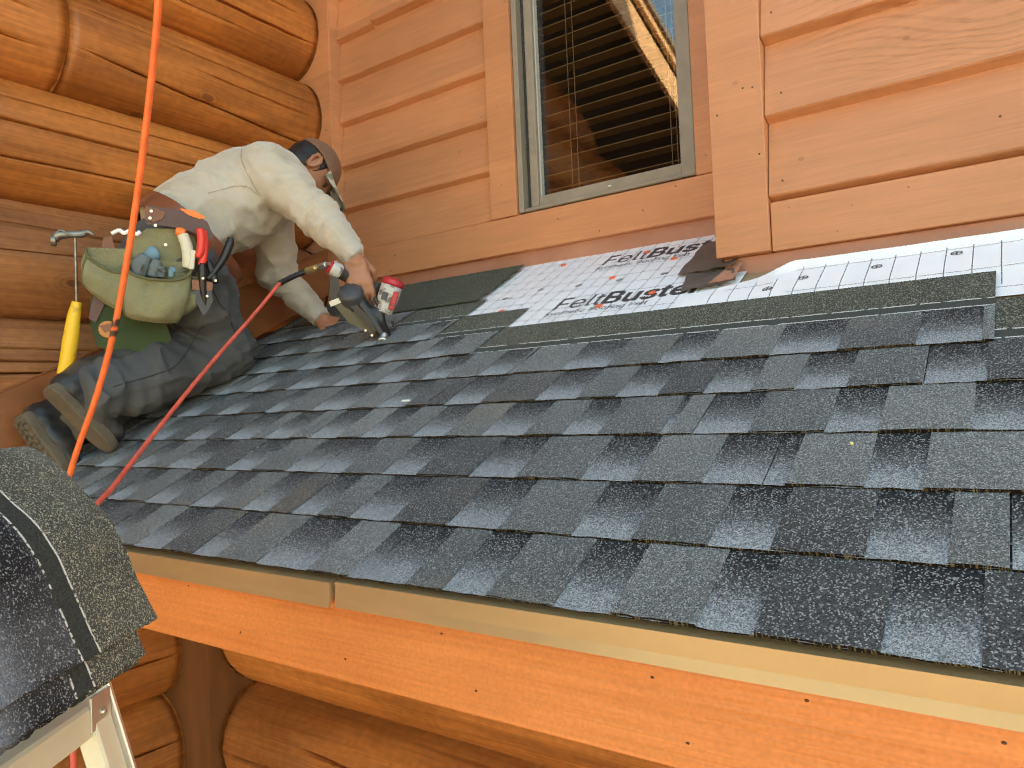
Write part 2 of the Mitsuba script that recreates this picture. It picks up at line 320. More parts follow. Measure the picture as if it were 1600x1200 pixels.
put(SW+'__unseen_overhang', box(-2.9, 7.2, 2.0, 5.0, 4.41, 4.55, 0), 'soffit_wood')  # unseen eave added to keep the sun off the porch roof
put(SW+'__trim_board', box(-1.5, 7.0, 2.38, 2.5, -3.4, -.2, 0), 'soffit_wood')
# window
WN = SW+'__window'
x0, x1, z0, z1 = -1.539, -.849, .7095, 1.97
labels[WN] = {'label': 'window with taupe metal frame and lowered brown blind behind the glass'}
put(WN+'__frame', cat([box(x0, x0+.022, 2.284, 2.36, z0, z1, .002), box(x1-.05, x1, 2.284, 2.36, z0, z1, .003), box(x0+.0225, x1-.0505, 2.286, 2.36, z0, z0+.014, .003), box(x0+.0225, x1-.0505, 2.284, 2.36, z1-.03, z1, .002)]), 'window_clad')
put(WN+'__frame_track', box(x0+.0225, x0+.047, 2.318, 2.356, z0+.0145, z1-.031, .001), 'window_dark')
put(WN+'__sash', cat([box(x0+.0475, x0+.080, 2.298, 2.345, z0+.0145, z1-.031, .003), box(x0+.0805, x1-.0505, 2.300, 2.345, z0+.0145, z0+.052, .003)]), 'window_clad')
put(WN+'__glazing_bead', cat([box(x0+.0805, x0+.086, 2.312, 2.335, z0+.0525, z1-.031, .001), box(x0+.047, x0+.0475, 2.30, 2.316, z0+.0145, z1-.031, 0)]), 'window_pale')
p_ = trimesh.Trimesh([[x0+.083, 2.331, z0+.05], [x1-.05, 2.331, z0+.05], [x1-.05, 2.331, z1-.03], [x0+.083, 2.331, z1-.03]], [[0, 1, 2], [0, 2, 3]], process=False)
put(WN+'__pane', p_, 'pane_glass')
q_ = p_.copy(); q_.vertices += [0, .012, 0]; put(WN+'__pane', q_, 'pane_glass')
put(WN+'__latch', box(-1.17, -1.158, 2.294, 2.299, z0+.027, z0+.032, .001), 'white_spot')
rb = [box(-1.70, -1.66, 2.41, 4.2, .2, 2.3, 0), box(-.72, -.68, 2.41, 4.2, .2, 2.3, 0), box(-1.66, -.72, 2.41, 4.2, .2, .24, 0), box(-1.66, -.72, 2.41, 4.2, 2.26, 2.3, 0), box(-1.66, -.72, 4.16, 4.2, .24, 2.26, 0)]
put(SW+'__dark_room', cat(rb), 'dark_room')
BL = 'window_blind'
name_thing(BL, 'brown slatted blind hanging inside the dark window', 'window blind')
for k in range(23):
    z = .735+.0563*k
    sk = put(BL+'__slat', frame_box([-1.185, 2.387, z], [1, 0, 0], [0, 1, -.1], [0, .1, 1], .60, .046, .0028, .0008), 'blind_slat')
    put(sk+'__lit_front_edge', frame_box([-1.185, 2.3625, z+.0025], [1, 0, 0], [0, 1, -.1], [0, .1, 1], .60, .0025, .0030, .0006), 'blind_edge_lit')  # strip carrying the painted light along the slat front
for x in (-1.345, -1.318, -.955, -.935):
    put(BL+'__ladder_cord', box(x, x+.0022, 2.355, 2.3575, .70, 2.0, 0), 'blind_cord')

SW2 = 'siding_wall_001'
name_thing(SW2, 'projecting wall of broad peach painted lap siding at the right of the window', 'siding wall')
YR = 1.972
for i in range(8):
    put(SW2+'__siding_board', siding_board(-.5285, 2.6, YR, .488+.2065*i, h=.222, d=.040, dz=.014, seed=20+i), 'painted_siding')
put(SW2+'__siding_board', box(-.5285, 2.6, YR-.03, YR, .488+.2065*8+.02, 4.4, .003), 'painted_siding')
put(SW2+'__trim_board', box(-.5285, 2.6, 1.938, YR, .361, .4865, .0018), 'painted_siding')
put(SW2+'__corner_board', box(-.672, -.531, 1.926, YR, .362, 4.4, .0018), 'painted_siding')
put(SW2+'__corner_board', box(-.672, -.640, YR+.002, 2.317, .45, 4.4, .003), 'painted_siding')
put(SW2+'__flashing', box(-.66, 2.6, 1.957, 1.97, .285, .3602, .001), 'flashing_metal')
put(SW2+'__sheathing', box(-.638, 7.0, YR+.001, YR+.06, .25, 4.4, 0), 'soffit_wood')

# ------------------------------------------------------------------ the roof
RF = 'roof'
name_thing(RF, 'low sloping porch roof half covered with dark grey laminated shingles', 'roof')
put(RF+'__deck', cat([loft([RP(np.full(4, s), np.array([.012, .012, 1.95, 1.95]), np.array([-.030, -.012, -.012, -.030])) for s in (-2.62, 2.6)])]), 'deck_wood')
put(RF+'__fascia_board', box(-2.60, 2.6, .838, .876, -.447, -.285, .003), 'fascia_paint')
put(RF+'__soffit', box(-2.60, 2.6, .8765, 1.70, -.425, -.41, 0), 'soffit_wood')
def drip(xa, xb, dy, dz):
    prof = np.array([[.905, -.2535], [.905, -.2520], [.8215, -.2775], [.8213, -.3025], [.8180, -.317], [.8165, -.3165], [.8193, -.302], [.8195, -.2765]])
    return loft([np.column_stack([np.full(8, x), prof[:, 0]+dy, prof[:, 1]+dz]) for x in (xa, xb)])
put(RF+'__drip_edge', drip(-2.6, -.956, -.003, -.004), 'drip_metal')
put(RF+'__drip_edge', drip(-.946, 2.6, 0, -.002), 'drip_metal')

def slab(s0, s1, va, vb, under, th, seed, jit=.0012, step=.018, nv=2, vrow=0.0, tone=.5, edge_mat=None):
    """a sheet on the roof from s0..s1, va..vb (v above the row's lower edge vrow); under(v') = height of its underside"""
    n = max(2, int((s1-s0)/step)+1); xs = np.linspace(s0, s1, n); L = np.random.default_rng(seed)
    vs = np.linspace(va, vb, nv); j = L.normal(0, jit*.5, n); wj = L.normal(0, .0005, n)
    lowf = .0022*(meshkit.noise(np.stack([xs*5+seed*3.1, xs*0, xs*0], -1))-.5)
    rings, uvs = [], []
    for i, x in enumerate(xs):
        vv = vs.copy(); vv[0] += j[i]
        top = under(vs)+th; top[0] += wj[i]+max(lowf[i], -.001)*(va < .01); bot = under(vs)
        rings.append(np.vstack([RP(np.full(nv, x), vrow+vv, top), RP(np.full(nv, x), vrow+vv, bot)[::-1]]))
        uvs.append(np.concatenate([np.stack([np.full(nv, tone), vv], -1), np.stack([np.full(nv, tone), vv[::-1]], -1)]))
    m = loft(rings); uv = np.vstack(uvs+[[uvs[0].mean(0), uvs[-1].mean(0)]])
    return m, uv
U0 = .0106
def under(v): return np.maximum(U0*(1-np.asarray(v)/.286), .0003)
# rows: where each course ends at the right, its shingle joints, and the slots between tabs (x of left and right border, metres)
ROWS = [(2.6, [-1.9476, -0.8801, 0.0679, 1.0826, 2.0669], [(-2.5217, -2.415), (-2.327, -2.2331), (-2.1314, -2.0567), (-1.9476, -1.8375), (-1.7457, -1.6714), (-1.5714, -1.4655), (-1.3565, -1.2767), (-1.1543, -1.0138), (-0.9168, -0.883), (-0.8743, -0.7878), (-0.7157, -0.6363), (-0.5273, -0.4422), (-0.3323, -0.2647), (-0.1385, -0.0521), (0.0679, 0.1775), (0.3085, 0.42), (0.5552, 0.6821), (0.8395, 0.9437), (1.0826, 1.2074), (1.325, 1.415), (1.5735, 1.6784), (1.7972, 1.9318), (2.0669, 2.1805), (2.3269, 2.4184)]),
        (2.6, [-2.1287, -1.048, -0.0284, 0.9256, 1.9521], [(-2.5232, -2.4429), (-2.3163, -2.2133), (-2.1287, -2.04), (-1.94, -1.8608), (-1.759, -1.658), (-1.566, -1.4747), (-1.3755, -1.2894), (-1.2125, -1.1326), (-1.048, -0.9374), (-0.8105, -0.7058), (-0.5694, -0.4716), (-0.3613, -0.2801), (-0.1712, -0.0858), (-0.0284, 0.046), (0.166, 0.2709), (0.4154, 0.5415), (0.6546, 0.7861), (0.9256, 1.0497), (1.1989, 1.3104), (1.4559, 1.5898), (1.696, 1.8284), (1.9521, 2.0661), (2.1748, 2.2998), (2.4173, 2.5508)]),
        (2.6, [-2.2606, -1.2893, -0.3244, 0.752, 1.7978], [(-2.6301, -2.5511), (-2.4612, -2.3606), (-2.2606, -2.1625), (-2.0625, -1.9788), (-1.8835, -1.7414), (-1.6185, -1.5119), (-1.3918, -1.2914), (-1.2872, -1.2036), (-1.0863, -0.9887), (-0.8613, -0.7559), (-0.6233, -0.5275), (-0.4136, -0.328), (-0.3217, -0.2915), (-0.1901, -0.1207), (-0.0007, 0.1269), (0.2609, 0.397), (0.5093, 0.6419), (0.752, 0.8902), (1.0277, 1.148), (1.3062, 1.4356), (1.583, 1.6757), (1.7978, 1.8921), (2.0037, 2.1044), (2.2559, 2.3522), (2.4701, 2.5847)]),
        (2.6, [-2.421, -1.4942, -0.475, 0.6202, 1.5732, 2.5058], [(-2.6335, -2.5282), (-2.421, -2.3403), (-2.2249, -2.1066), (-2.0066, -1.895), (-1.8047, -1.691), (-1.6369, -1.5337), (-1.4605, -1.3566), (-1.2761, -1.1938), (-1.1159, -1.0242), (-0.9251, -0.8192), (-0.7314, -0.6561), (-0.5342, -0.5188), (-0.475, -0.3809), (-0.2638, -0.1885), (-0.0704, -0.0055), (0.1145, 0.2385), (0.3606, 0.4801), (0.6202, 0.7437), (0.8751, 0.9928), (1.1047, 1.2195), (1.327, 1.441), (1.5732, 1.7019), (1.8255, 1.9165), (2.0482, 2.1484), (2.2929, 2.4024)]),
        (2.6, [-2.249, -1.1821, -0.1408, 0.8872, 1.8815], [(-2.6275, -2.5335), (-2.4361, -2.3486), (-2.249, -2.1335), (-2.0335, -1.927), (-1.7996, -1.7334), (-1.5973, -1.459), (-1.3492, -1.2507), (-1.1283, -1.0187), (-0.8735, -0.7692), (-0.6811, -0.5893), (-0.5002, -0.4116), (-0.3368, -0.2528), (-0.1408, -0.0561), (0.0639, 0.1812), (0.3365, 0.4547), (0.5993, 0.7367), (0.8872, 1.0144), (1.1632, 1.2942), (1.4094, 1.5235), (1.6441, 1.7472), (1.8815, 1.9873), (2.1245, 2.2436), (2.3498, 2.462)]),
        (-0.047, [-2.0696, -1.027], [(-2.6283, -2.5416), (-2.4283, -2.3381), (-2.2325, -2.154), (-2.0696, -1.9643), (-1.8643, -1.726), (-1.6564, -1.5501), (-1.4743, -1.3827), (-1.3115, -1.2259), (-1.1204, -1.0346), (-1.0214, -1.0157), (-0.8814, -0.7629), (-0.6421, -0.5472), (-0.4106, -0.2898), (-0.1625, -0.0643)]),
        (-1.245, [-2.1843], [(-2.5348, -2.4478), (-2.3538, -2.2765), (-2.1843, -2.0677), (-1.9677, -1.8576), (-1.7884, -1.6874), (-1.6319, -1.5385), (-1.4471, -1.3528)]),
        (-1.495, [-2.4603], [(-2.6644, -2.561), (-2.4603, -2.384), (-2.2571, -2.1603), (-2.0603, -1.9771), (-1.8287, -1.7449), (-1.5896, -1.5097)]),
        (-1.8, [], [(-2.651, -2.5542), (-2.467, -2.347), (-2.247, -2.1385), (-2.0517, -1.9354)])]
SH = []
for k, (xend, joints, slots) in enumerate(ROWS):
    cuts = sorted([-2.60]+[j for j in joints if -2.58 < j < xend-.02]+[xend])
    for a, b in zip(cuts[:-1], cuts[1:]):
        seed = int(1000*(k+1)+abs(a)*100); key = f'{RF}__shingle'; i = 0
        tone = float(np.random.default_rng(seed).uniform(.15, .85))
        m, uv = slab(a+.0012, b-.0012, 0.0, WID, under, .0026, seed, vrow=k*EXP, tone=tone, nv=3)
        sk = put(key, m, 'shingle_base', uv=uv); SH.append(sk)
        xs = [a+.0012]
        for (p, q) in sorted(slots):
            if q <= a+.004 or p >= b-.004: continue
            xs += [max(p, a+.0012), min(q, b-.0012)]
        xs.append(b-.0012)
        for p, q in zip(xs[0::2], xs[1::2]):
            if q-p < .006: continue
            tm, tuv = slab(p, q, 0.0, .152, lambda v: under(v)+.0026, .0026, seed+int(p*777) % 97, vrow=k*EXP, tone=float(np.random.default_rng(seed+int((p+5)*999)).uniform(0, 1)))
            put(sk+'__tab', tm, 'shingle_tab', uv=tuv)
# a cut strip along the wall, left of the felt
m, uv = slab(-2.50, -1.522, 1.318, 1.655, lambda v: np.full_like(np.asarray(v, float), .0085), .003, 5, jit=.004, nv=4)
put(RF+'__cut_shingle', m, 'cut_shingle', uv=uv)

# nail heads, plugs and staples in the painted boards
def nail(parent, x, y, z, r, mat, flat=1.0):
    t = np.arange(10)*2*np.pi/10; ring = lambda k, d: np.column_stack([x+k*r*np.cos(t)*flat, np.full(10, y-d), z+k*r*np.sin(t)/flat])
    put(parent+'__nail_head', loft([ring(1, -.002), ring(1, .0006), ring(.6, .0012)]), mat)
for x, z in ((-1.233, -.406), (-.948, -.409), (-.675, -.410), (-.398, -.342), (-.356, -.412), (-.039, -.340), (-1.400, -.337), (-.736, -.337), (-.217, -.335)): nail(RF, x, .838, z, .0020, 'nail_rust', 1.2)
for x, z in ((-.579, .795), (-.554, .790), (-.650, .741), (-.501, .975), (-.487, .762), (-.494, .537), (-.482, .466), (-.335, .443), (-.213, .463), (-.371, .387), (-.545, .614), (-.029, .583)):
    y = 1.926 if x < -.531 else (1.938 if z < .4865 else YR-.040+.034*(((z-.488) % .2065)-.017)/.205)
    nail(SW2, x, y, z, .0026, 'nail_painted' if z < .5 else 'nail_rust', 1.0)
for x, z in ((-1.367, .657), (-1.036, .626), (-.917, .683), (-2.007, 1.139), (-1.970, 1.307), (-1.702, 1.118), (-.810, .760), (-1.202, .585), (-2.179, .646), (-2.239, .932), (-1.916, .893), (-1.614, 1.137), (-1.606, .830)):
    y = 2.278 if z < .70 else (2.272 if -1.662 < x < -1.542 else (2.276 if x > -.846 else YB-.034+.030*(((z-.690) % .1955)-.016)/.196))
    nail(SW, x, y, z, .0028, 'nail_rust' if z < .75 else 'nail_painted')

# ------------------------------------------------------------------ white roofing felt with its printing
FT = 'roofing_felt'
name_thing(FT, 'white synthetic roofing felt printed with a grid and lettering, under the window', 'roofing felt')
def wrinkle(s, v): return -.0068+.0055*meshkit.fbm(np.stack([s*7, v*4, 0*s], -1), 3)
ss, vv = np.meshgrid(np.linspace(-1.62, -.60, 70), np.linspace(1.0, 1.70, 36)); V = RP(ss.ravel(), vv.ravel(), wrinkle(ss.ravel(), vv.ravel()))
def gridfaces(nr, nc):
    i, j = np.meshgrid(np.arange(nr-1), np.arange(nc-1), indexing='ij'); a = (i*nc+j).ravel()
    return np.vstack([np.stack([a, a+1, a+nc+1], 1), np.stack([a, a+nc+1, a+nc], 1)])
put(FT+'__sheet', trimesh.Trimesh(V, gridfaces(36, 70), process=False), 'felt', smooth=True)
def lay(m, s, v, lift=.0006, shear=0.0, wr=wrinkle):
    """lay a flat text mesh (xy plane) on the felt"""
    q = m.vertices.copy(); S = s+q[:, 0]+shear*q[:, 1]; Vv = v+q[:, 1]
    m = m.copy(); m.vertices = RP(S, Vv+.014, wr(S, Vv)+lift+q[:, 2]); return m
def fit_text(t, width, h, bold=False):
    m = meshkit.text_mesh(t, h, .0003, bold); m.vertices[:, 0] -= m.bounds[0][0]; m.vertices[:, 0] *= width/m.bounds[1][0]
    return m
LT = []
for (v, vis) in ((1.152, 1), (1.522, 1)):
    a = fit_text('Felt', .155, .085); b = fit_text('Buster', .295, .085, True)
    b2 = b.copy(); b2.vertices[:, 0] += .0022; b2.vertices[:, 1] += .001
    LT += [lay(a, -1.150, v), lay(b, -.990, v), lay(b2, -.990, v, .0007)]
    LT += [lay(fit_text('Synthetic Roofing Felt', .325, .027), -1.157, v-.044)]
put(FT+'__lettering', cat(LT), 'felt_ink'); labels[FT+'__lettering'] = {'label': 'black lettering reading FeltBuster, Synthetic Roofing Felt'}
def strip(s0, v0, s1, v1, w=.0022, wr=wrinkle, lift=.0005):
    n = max(2, int(math.hypot(s1-s0, v1-v0)/.012)+1); t = np.linspace(0, 1, n); S, Vv = s0+(s1-s0)*t, v0+(v1-v0)*t
    d = np.array([-(v1-v0), s1-s0])/math.hypot(s1-s0, v1-v0)*w/2
    A = RP(S+d[0], Vv+d[1], wr(S, Vv)+lift); B = RP(S-d[0], Vv-d[1], wr(S, Vv)+lift)
    V = np.vstack([A, B]); i = np.arange(n-1)
    return trimesh.Trimesh(V, np.vstack([np.stack([i+n, i+n+1, i+1], 1), np.stack([i+n, i+1, i], 1)]), process=False)
GL = [strip(s, 1.0, s, 1.69) for s in np.arange(-1.60, -.61, .05)]+[strip(-1.62, v, -.60, v) for v in np.arange(1.03, 1.69, .0745)]
put(FT+'__grid_lines', cat(GL), 'felt_line'); labels[FT+'__grid_lines'] = {'label': 'thin grey printed grid lines', 'kind': 'stuff'}
def cross_mark(s, v, r, wr=wrinkle):
    t = np.linspace(0, 2*np.pi, 19); ms = [strip(s+r*np.cos(a), v+r*np.sin(a), s+r*np.cos(b), v+r*np.sin(b), .003, wr, .0008) for a, b in zip(t[:-1], t[1:])]
    return cat(ms+[strip(s-r, v, s+r, v, .003, wr, .0009), strip(s, v-r, s, v+r, .003, wr, .0010)])
for s, v in ((-1.42, 1.335), (-1.300, 1.372), (-1.152, 1.360), (-1.007, 1.357), (-.861, 1.355)):
    put(FT+'__target_mark', cross_mark(s, v, .010), 'felt_ink')
for i, (s, v) in enumerate(((-1.333, 1.607), (-1.044, 1.385), (-1.008, 1.595), (-.874, 1.480), (-.983, 1.149), (-.844, 1.204), (-1.36, 1.21))):
    m = trimesh.creation.cylinder(.0105, .003, sections=20); Rm = np.stack([[1, 0, 0], UVEC, NVEC], 1); m.vertices = m.vertices@Rm.T+RP(s, v, wrinkle(np.array([s]), np.array([v]))[0]+.002)
    put(FT+'__cap_nail', m, 'red_cap')
# the strip of felt in front of the projecting wall, its top edge turned up
FT2 = 'roofing_felt_001'
name_thing(FT2, 'narrow strip of white gridded felt along the foot of the peach siding wall', 'roofing felt')
def wr2(s, v):
    s, v = np.asarray(s, float), np.asarray(v, float)
    lapf = np.where(s < -.478, .003*np.exp(-((s+.50)/.02)**2), .001)
    edge = 1.212-.05*np.clip((-.46-s)/.2, 0, 1)
    up_ = np.clip((v-1.035)/.05, 0, 1)
    return -.0068+.0085*up_+.003*meshkit.fbm(np.stack([s*9, v*5, 0*s], -1), 3)*(.4+.6*up_)+lapf*up_+.030*np.clip((v-edge)/.03, 0, 1)**1.5
ss, vv = np.meshgrid(np.linspace(-.735, 2.3, 200), np.linspace(0, 1, 16)); ss, vv = ss.ravel(), vv.ravel()
topv = 1.232-.105*np.clip((-.47-ss)/.25, 0, 1)**.8+.003*np.exp(-((ss+.52)/.05)**2); vv = .94+(topv-.94)*vv
put(FT2+'__sheet', trimesh.Trimesh(RP(ss, vv, wr2(ss, vv)), gridfaces(16, 200), process=False), 'felt', smooth=True)
GL = [strip(s, 1.0, s, 1.225 if s > -.46 else 1.16, .0022, wr2) for s in np.arange(-.6450, 2.3, .0505)]+[strip(-.46, 1.205, 2.3, 1.212, .002, wr2), strip(-.46, 1.074, 2.3, 1.080, .002, wr2), strip(-.62, 1.13, -.50, 1.135, .002, wr2), strip(-.46, .985, 2.3, .99, .002, wr2)]
put(FT2+'__grid_lines', cat(GL), 'felt_line'); labels[FT2+'__grid_lines'] = {'label': 'thin grey printed grid lines on the strip', 'kind': 'stuff'}
for s, v in ((-.505, 1.098), (-.432, 1.147), (-.275, 1.160), (-.120, 1.178)):
    put(FT2+'__target_mark', cross_mark(s, v, .0105, wr2), 'felt_ink')
put(FT2+'__lettering', strip(.004, .95, .004, 1.015, .009, wr2, .0008), 'felt_ink')

# ------------------------------------------------------------------ signed-distance modelling for the worker
def nrm(v): v = np.asarray(v, float); return v/np.linalg.norm(v)
def f_cap(a, b, ra, rb):
    a, b = np.asarray(a, float), np.asarray(b, float); ab = b-a; L2 = ab @ ab
    def f(P):
        t = np.clip((P-a) @ ab/L2, 0, 1); return np.linalg.norm(P-a-t[:, None]*ab, axis=1)-(ra+(rb-ra)*t)
    return f
def f_ell(c, ax, r):
    """ellipsoid: axes ax (rows), radii r"""
    c, A, r = np.asarray(c, float), np.array([nrm(x) for x in ax]), np.asarray(r, float)
    def f(P):
        q = (P-c) @ A.T; k0 = np.linalg.norm(q/r, axis=1); k1 = np.linalg.norm(q/r**2, axis=1); return k0*(k0-1)/np.maximum(k1, 1e-9)
    return f
def f_box(c, ax, h, rad=.006):
    c, A, h = np.asarray(c, float), np.array([nrm(x) for x in ax]), np.asarray(h, float)-rad
    def f(P):
        q = np.abs((P-c) @ A.T)-h; return np.linalg.norm(np.maximum(q, 0), axis=1)+np.minimum(q.max(1), 0)-rad
    return f
def smin(a, b, k):
    h = np.clip(.5+.5*(b-a)/k, 0, 1); return b*(1-h)+a*h-k*h*(1-h)
def smax(a, b, k): return -smin(-a, -b, k)
def f_union(fs, k):
    def f(P):
        d = fs[0](P)
        for g in fs[1:]: d = smin(d, g(P), k)
        return d
    return f
def f_half(p, n):      # keeps the side that n points away from
    p, n = np.asarray(p, float), nrm(n); return lambda P: (P-p) @ n
def f_cut(f, g, k=.006): return lambda P: smax(f(P), g(P), k)
def sdf_mesh(f, lo, hi, h, B=8):
    """naive surface nets of f on a grid of step h, evaluated only in blocks near the surface"""
    lo, hi = np.asarray(lo, float), np.asarray(hi, float); nb = np.ceil((hi-lo)/(h*B)).astype(int)
    I = np.stack(np.meshgrid(*[np.arange(n) for n in nb], indexing='ij'), -1).reshape(-1, 3)
    d = f(lo+(I*B+B/2)*h); act = I[np.abs(d) < h*B*1.25]
    D = np.full(nb*B+1, 1.0, np.float32); full = np.zeros(nb, np.float32)
    full[tuple(I.T)] = d; D[:-1, :-1, :-1] = np.repeat(np.repeat(np.repeat(full, B, 0), B, 1), B, 2)
    o = np.stack(np.meshgrid(*[np.arange(B+1)]*3, indexing='ij'), -1).reshape(-1, 3)
    idx = np.unique((act[:, None]*B+o[None]).reshape(-1, 3) @ np.array([D.shape[1]*D.shape[2], D.shape[2], 1]))
    ii = np.stack(np.unravel_index(idx, D.shape), -1); D[tuple(ii.T)] = f(lo+ii*h)
    S = D < 0; c = sum(S[x:S.shape[0]-1+x, y:S.shape[1]-1+y, z:S.shape[2]-1+z].astype(np.int8) for x, y, z in np.ndindex(2, 2, 2))
    cells = np.argwhere((c > 0) & (c < 8)); num = -np.ones(c.shape, np.int64); num[tuple(cells.T)] = np.arange(len(cells))
    acc, cnt = np.zeros((len(cells), 3)), np.zeros(len(cells)); F = []
    cor = [np.array(k) for k in np.ndindex(2, 2, 2)]; val = {tuple(k): D[tuple((cells+k).T)] for k in cor}
    for a in range(3):
        e = np.eye(3, dtype=int)[a]
        for k in cor:
            if k[a]: continue
            v0, v1 = val[tuple(k)], val[tuple(k+e)]; m = (v0 < 0) != (v1 < 0); t = v0[m]/(v0[m]-v1[m])
            acc[m] += k+t[:, None]*e; cnt[m] += 1
        s0 = S[tuple(slice(0, -1) if i == a else slice(1, -1) for i in range(3))]; s1 = S[tuple(slice(1, None) if i == a else slice(1, -1) for i in range(3))]
        E = np.argwhere(s0 != s1)+np.array([0 if i == a else 1 for i in range(3)]); flip = S[tuple(E.T)]
        b, cc = np.eye(3, dtype=int)[(a+1) % 3], np.eye(3, dtype=int)[(a+2) % 3]
        q = np.stack([num[tuple((E-b-cc).T)], num[tuple((E-cc).T)], num[tuple(E.T)], num[tuple((E-b).T)]], -1); q = q[(q >= 0).all(1)] if (q < 0).any() else q
        q = np.where(flip[:len(q), None], q, q[:, ::-1]); F += [q[:, [0, 1, 2]], q[:, [0, 2, 3]]]
    m = trimesh.Trimesh(lo+(cells+acc/cnt[:, None])*h, np.vstack(F), process=False)
    return m
def ridge(P, s, seed=0, w=4): return (1-2*np.abs(meshkit.noise(P*np.asarray(s, float), seed)-.5))**w
def nz(P, s, seed=0, oct=2): return meshkit.fbm(P*np.asarray(s, float), oct, seed)-.5

# ------------------------------------------------------------------ the worker
PS = 'person'
name_thing(PS, 'worker in a beige shirt, dark trousers and a brown cap kneeling on the roof, nailing', 'person')
J = dict(kneeR=(-2.300, 1.545, .205), calfR=(-2.300, 1.299, .135), ankR=(-2.300, 1.085, .075), hipR=(-2.262, 1.375, .465), hipL=(-2.440, 1.479, .510),
         kneeL=(-2.455, 1.640, .225), ankL=(-2.445, 1.040, .005), pelv=(-2.355, 1.385, .560), waist=(-2.345, 1.475, .690), chest=(-2.290, 1.613, .775), upch=(-2.250, 1.690, .835),
         shR=(-2.130, 1.600, .835), neck=(-2.215, 1.765, .885), head=(-2.178, 1.838, .908), elR=(-1.960, 1.685, .672), wrR=(-1.825, 1.715, .510),
         shL=(-2.375, 1.800, .790), elL=(-2.425, 1.870, .560), wrL=(-2.285, 1.950, .372))
J = {k: np.array(v) for k, v in J.items()}
spine = nrm(J['upch']-J['pelv']); lr = nrm(np.array([.87, -.47, -.10])); lr = nrm(lr-spine*(lr @ spine)); bk = np.cross(lr, spine); bk = bk if bk[2] > 0 else -bk
def torso(g=0.0):
    return f_union([f_ell(J['pelv'], (lr, spine, bk), (.176+g, .135+g, .140+g)), f_ell(J['waist'], (lr, spine, bk), (.168+g, .150+g, .142+g)),
                    f_ell(J['chest'], (lr, spine, bk), (.184+g, .170+g, .160+g)), f_ell(J['upch'], (nrm(J['shR']-J['shL']), spine, bk), (.190+g, .120+g, .130+g))], .06)
def shirt_f():
    tor = torso(.004)
    armR = f_union([f_cap(J['shR'], J['shR']*.45+J['elR']*.55, .090, .074), f_cap(J['shR']*.45+J['elR']*.55, J['elR'], .074, .064), f_cap(J['elR'], J['wrR'], .063, .038)], .02)
    armL = f_union([f_cap(J['shL'], J['elL'], .086, .072), f_cap(J['elL'], J['wrL'], .064, .038)], .03)
    cutR = f_half(J['wrR']+nrm(J['wrR']-J['elR'])*.004, J['wrR']-J['elR']); cutL = f_half(J['wrL']+nrm(J['wrL']-J['elL'])*.004, J['wrL']-J['elL'])
    nk = f_cap(J['upch'], J['neck']-nrm(J['head']-J['neck'])*.005, .09, .062)
    hem = f_half(J['pelv']+spine*.040, -spine)
    uR = nrm(J['elR']-J['shR']); uF = nrm(J['wrR']-J['elR'])
    def f(P):
        d = smin(smin(smin(tor(P), nk(P), .05), smax(armR(P), cutR(P), .004), .035), smax(armL(P), cutL(P), .004), .035)
        d = smax(d, hem(P), .01)
        # folds: across the sleeves, sagging round the waist and belly, drag lines from the armpit
        q = np.stack([P @ lr, P @ spine, P @ bk], -1)
        d = d+.022*np.abs(nz(q, (5, 17, 6), 3, 2))*np.clip((J['chest'] @ spine+.02-q[:, 1])/.15, 0, 1)-.004
        dg = P @ nrm(lr*.5+spine*.8); dh = P @ nrm(lr*.8-spine*.5)
        d = d+.014*np.abs(nz(np.stack([dg, dh, P @ bk], -1), (24, 5, 7), 15, 2))-.004+.010*nz(P, (9, 9, 7), 5, 2)+.005*nz(P, (30, 30, 30), 8, 1)
        wst = np.clip((J['chest'] @ spine+.03-q[:, 1])/.18, 0, 1)
        d = d-.016*ridge(q, (6, 13, 6), 31)*wst-.008*ridge(np.stack([dg, dh, P @ bk], -1), (13, 4.5, 5), 33)-.008*ridge(np.stack([dh, dg, P @ bk], -1), (15, 5, 7), 35)+.009
        tR = (P-J['elR']) @ uF; near = np.exp(-((P-J['elR'])**2).sum(1)/.011)
        d = d+.008*near*np.sin(((P-J['elR']) @ nrm(uR+uF))*170+6*nz(P, (14, 14, 14), 2, 1))
        w = np.exp(-((P-J['wrR'])**2).sum(1)/.006)+np.exp(-((P-J['wrL'])**2).sum(1)/.008)
        d = d+.004*w*np.sin(P @ uF*210+5*nz(P, (20, 20, 20), 2, 1))
        nearL = np.exp(-((P-J['elL']-[0, 0, -.04])**2).sum(1)/.012)
        d = d+.007*nearL*np.sin(P[:, 2]*130+7*nz(P, (14, 14, 14), 6, 1))
        sh = np.exp(-((P-J['shR']-uR*.06-bk*-.03)**2).sum(1)/.010)
        return d+.007*sh*np.sin((P @ nrm(uR-.6*spine))*120+5*nz(P, (12, 12, 12), 4, 1))
    return f
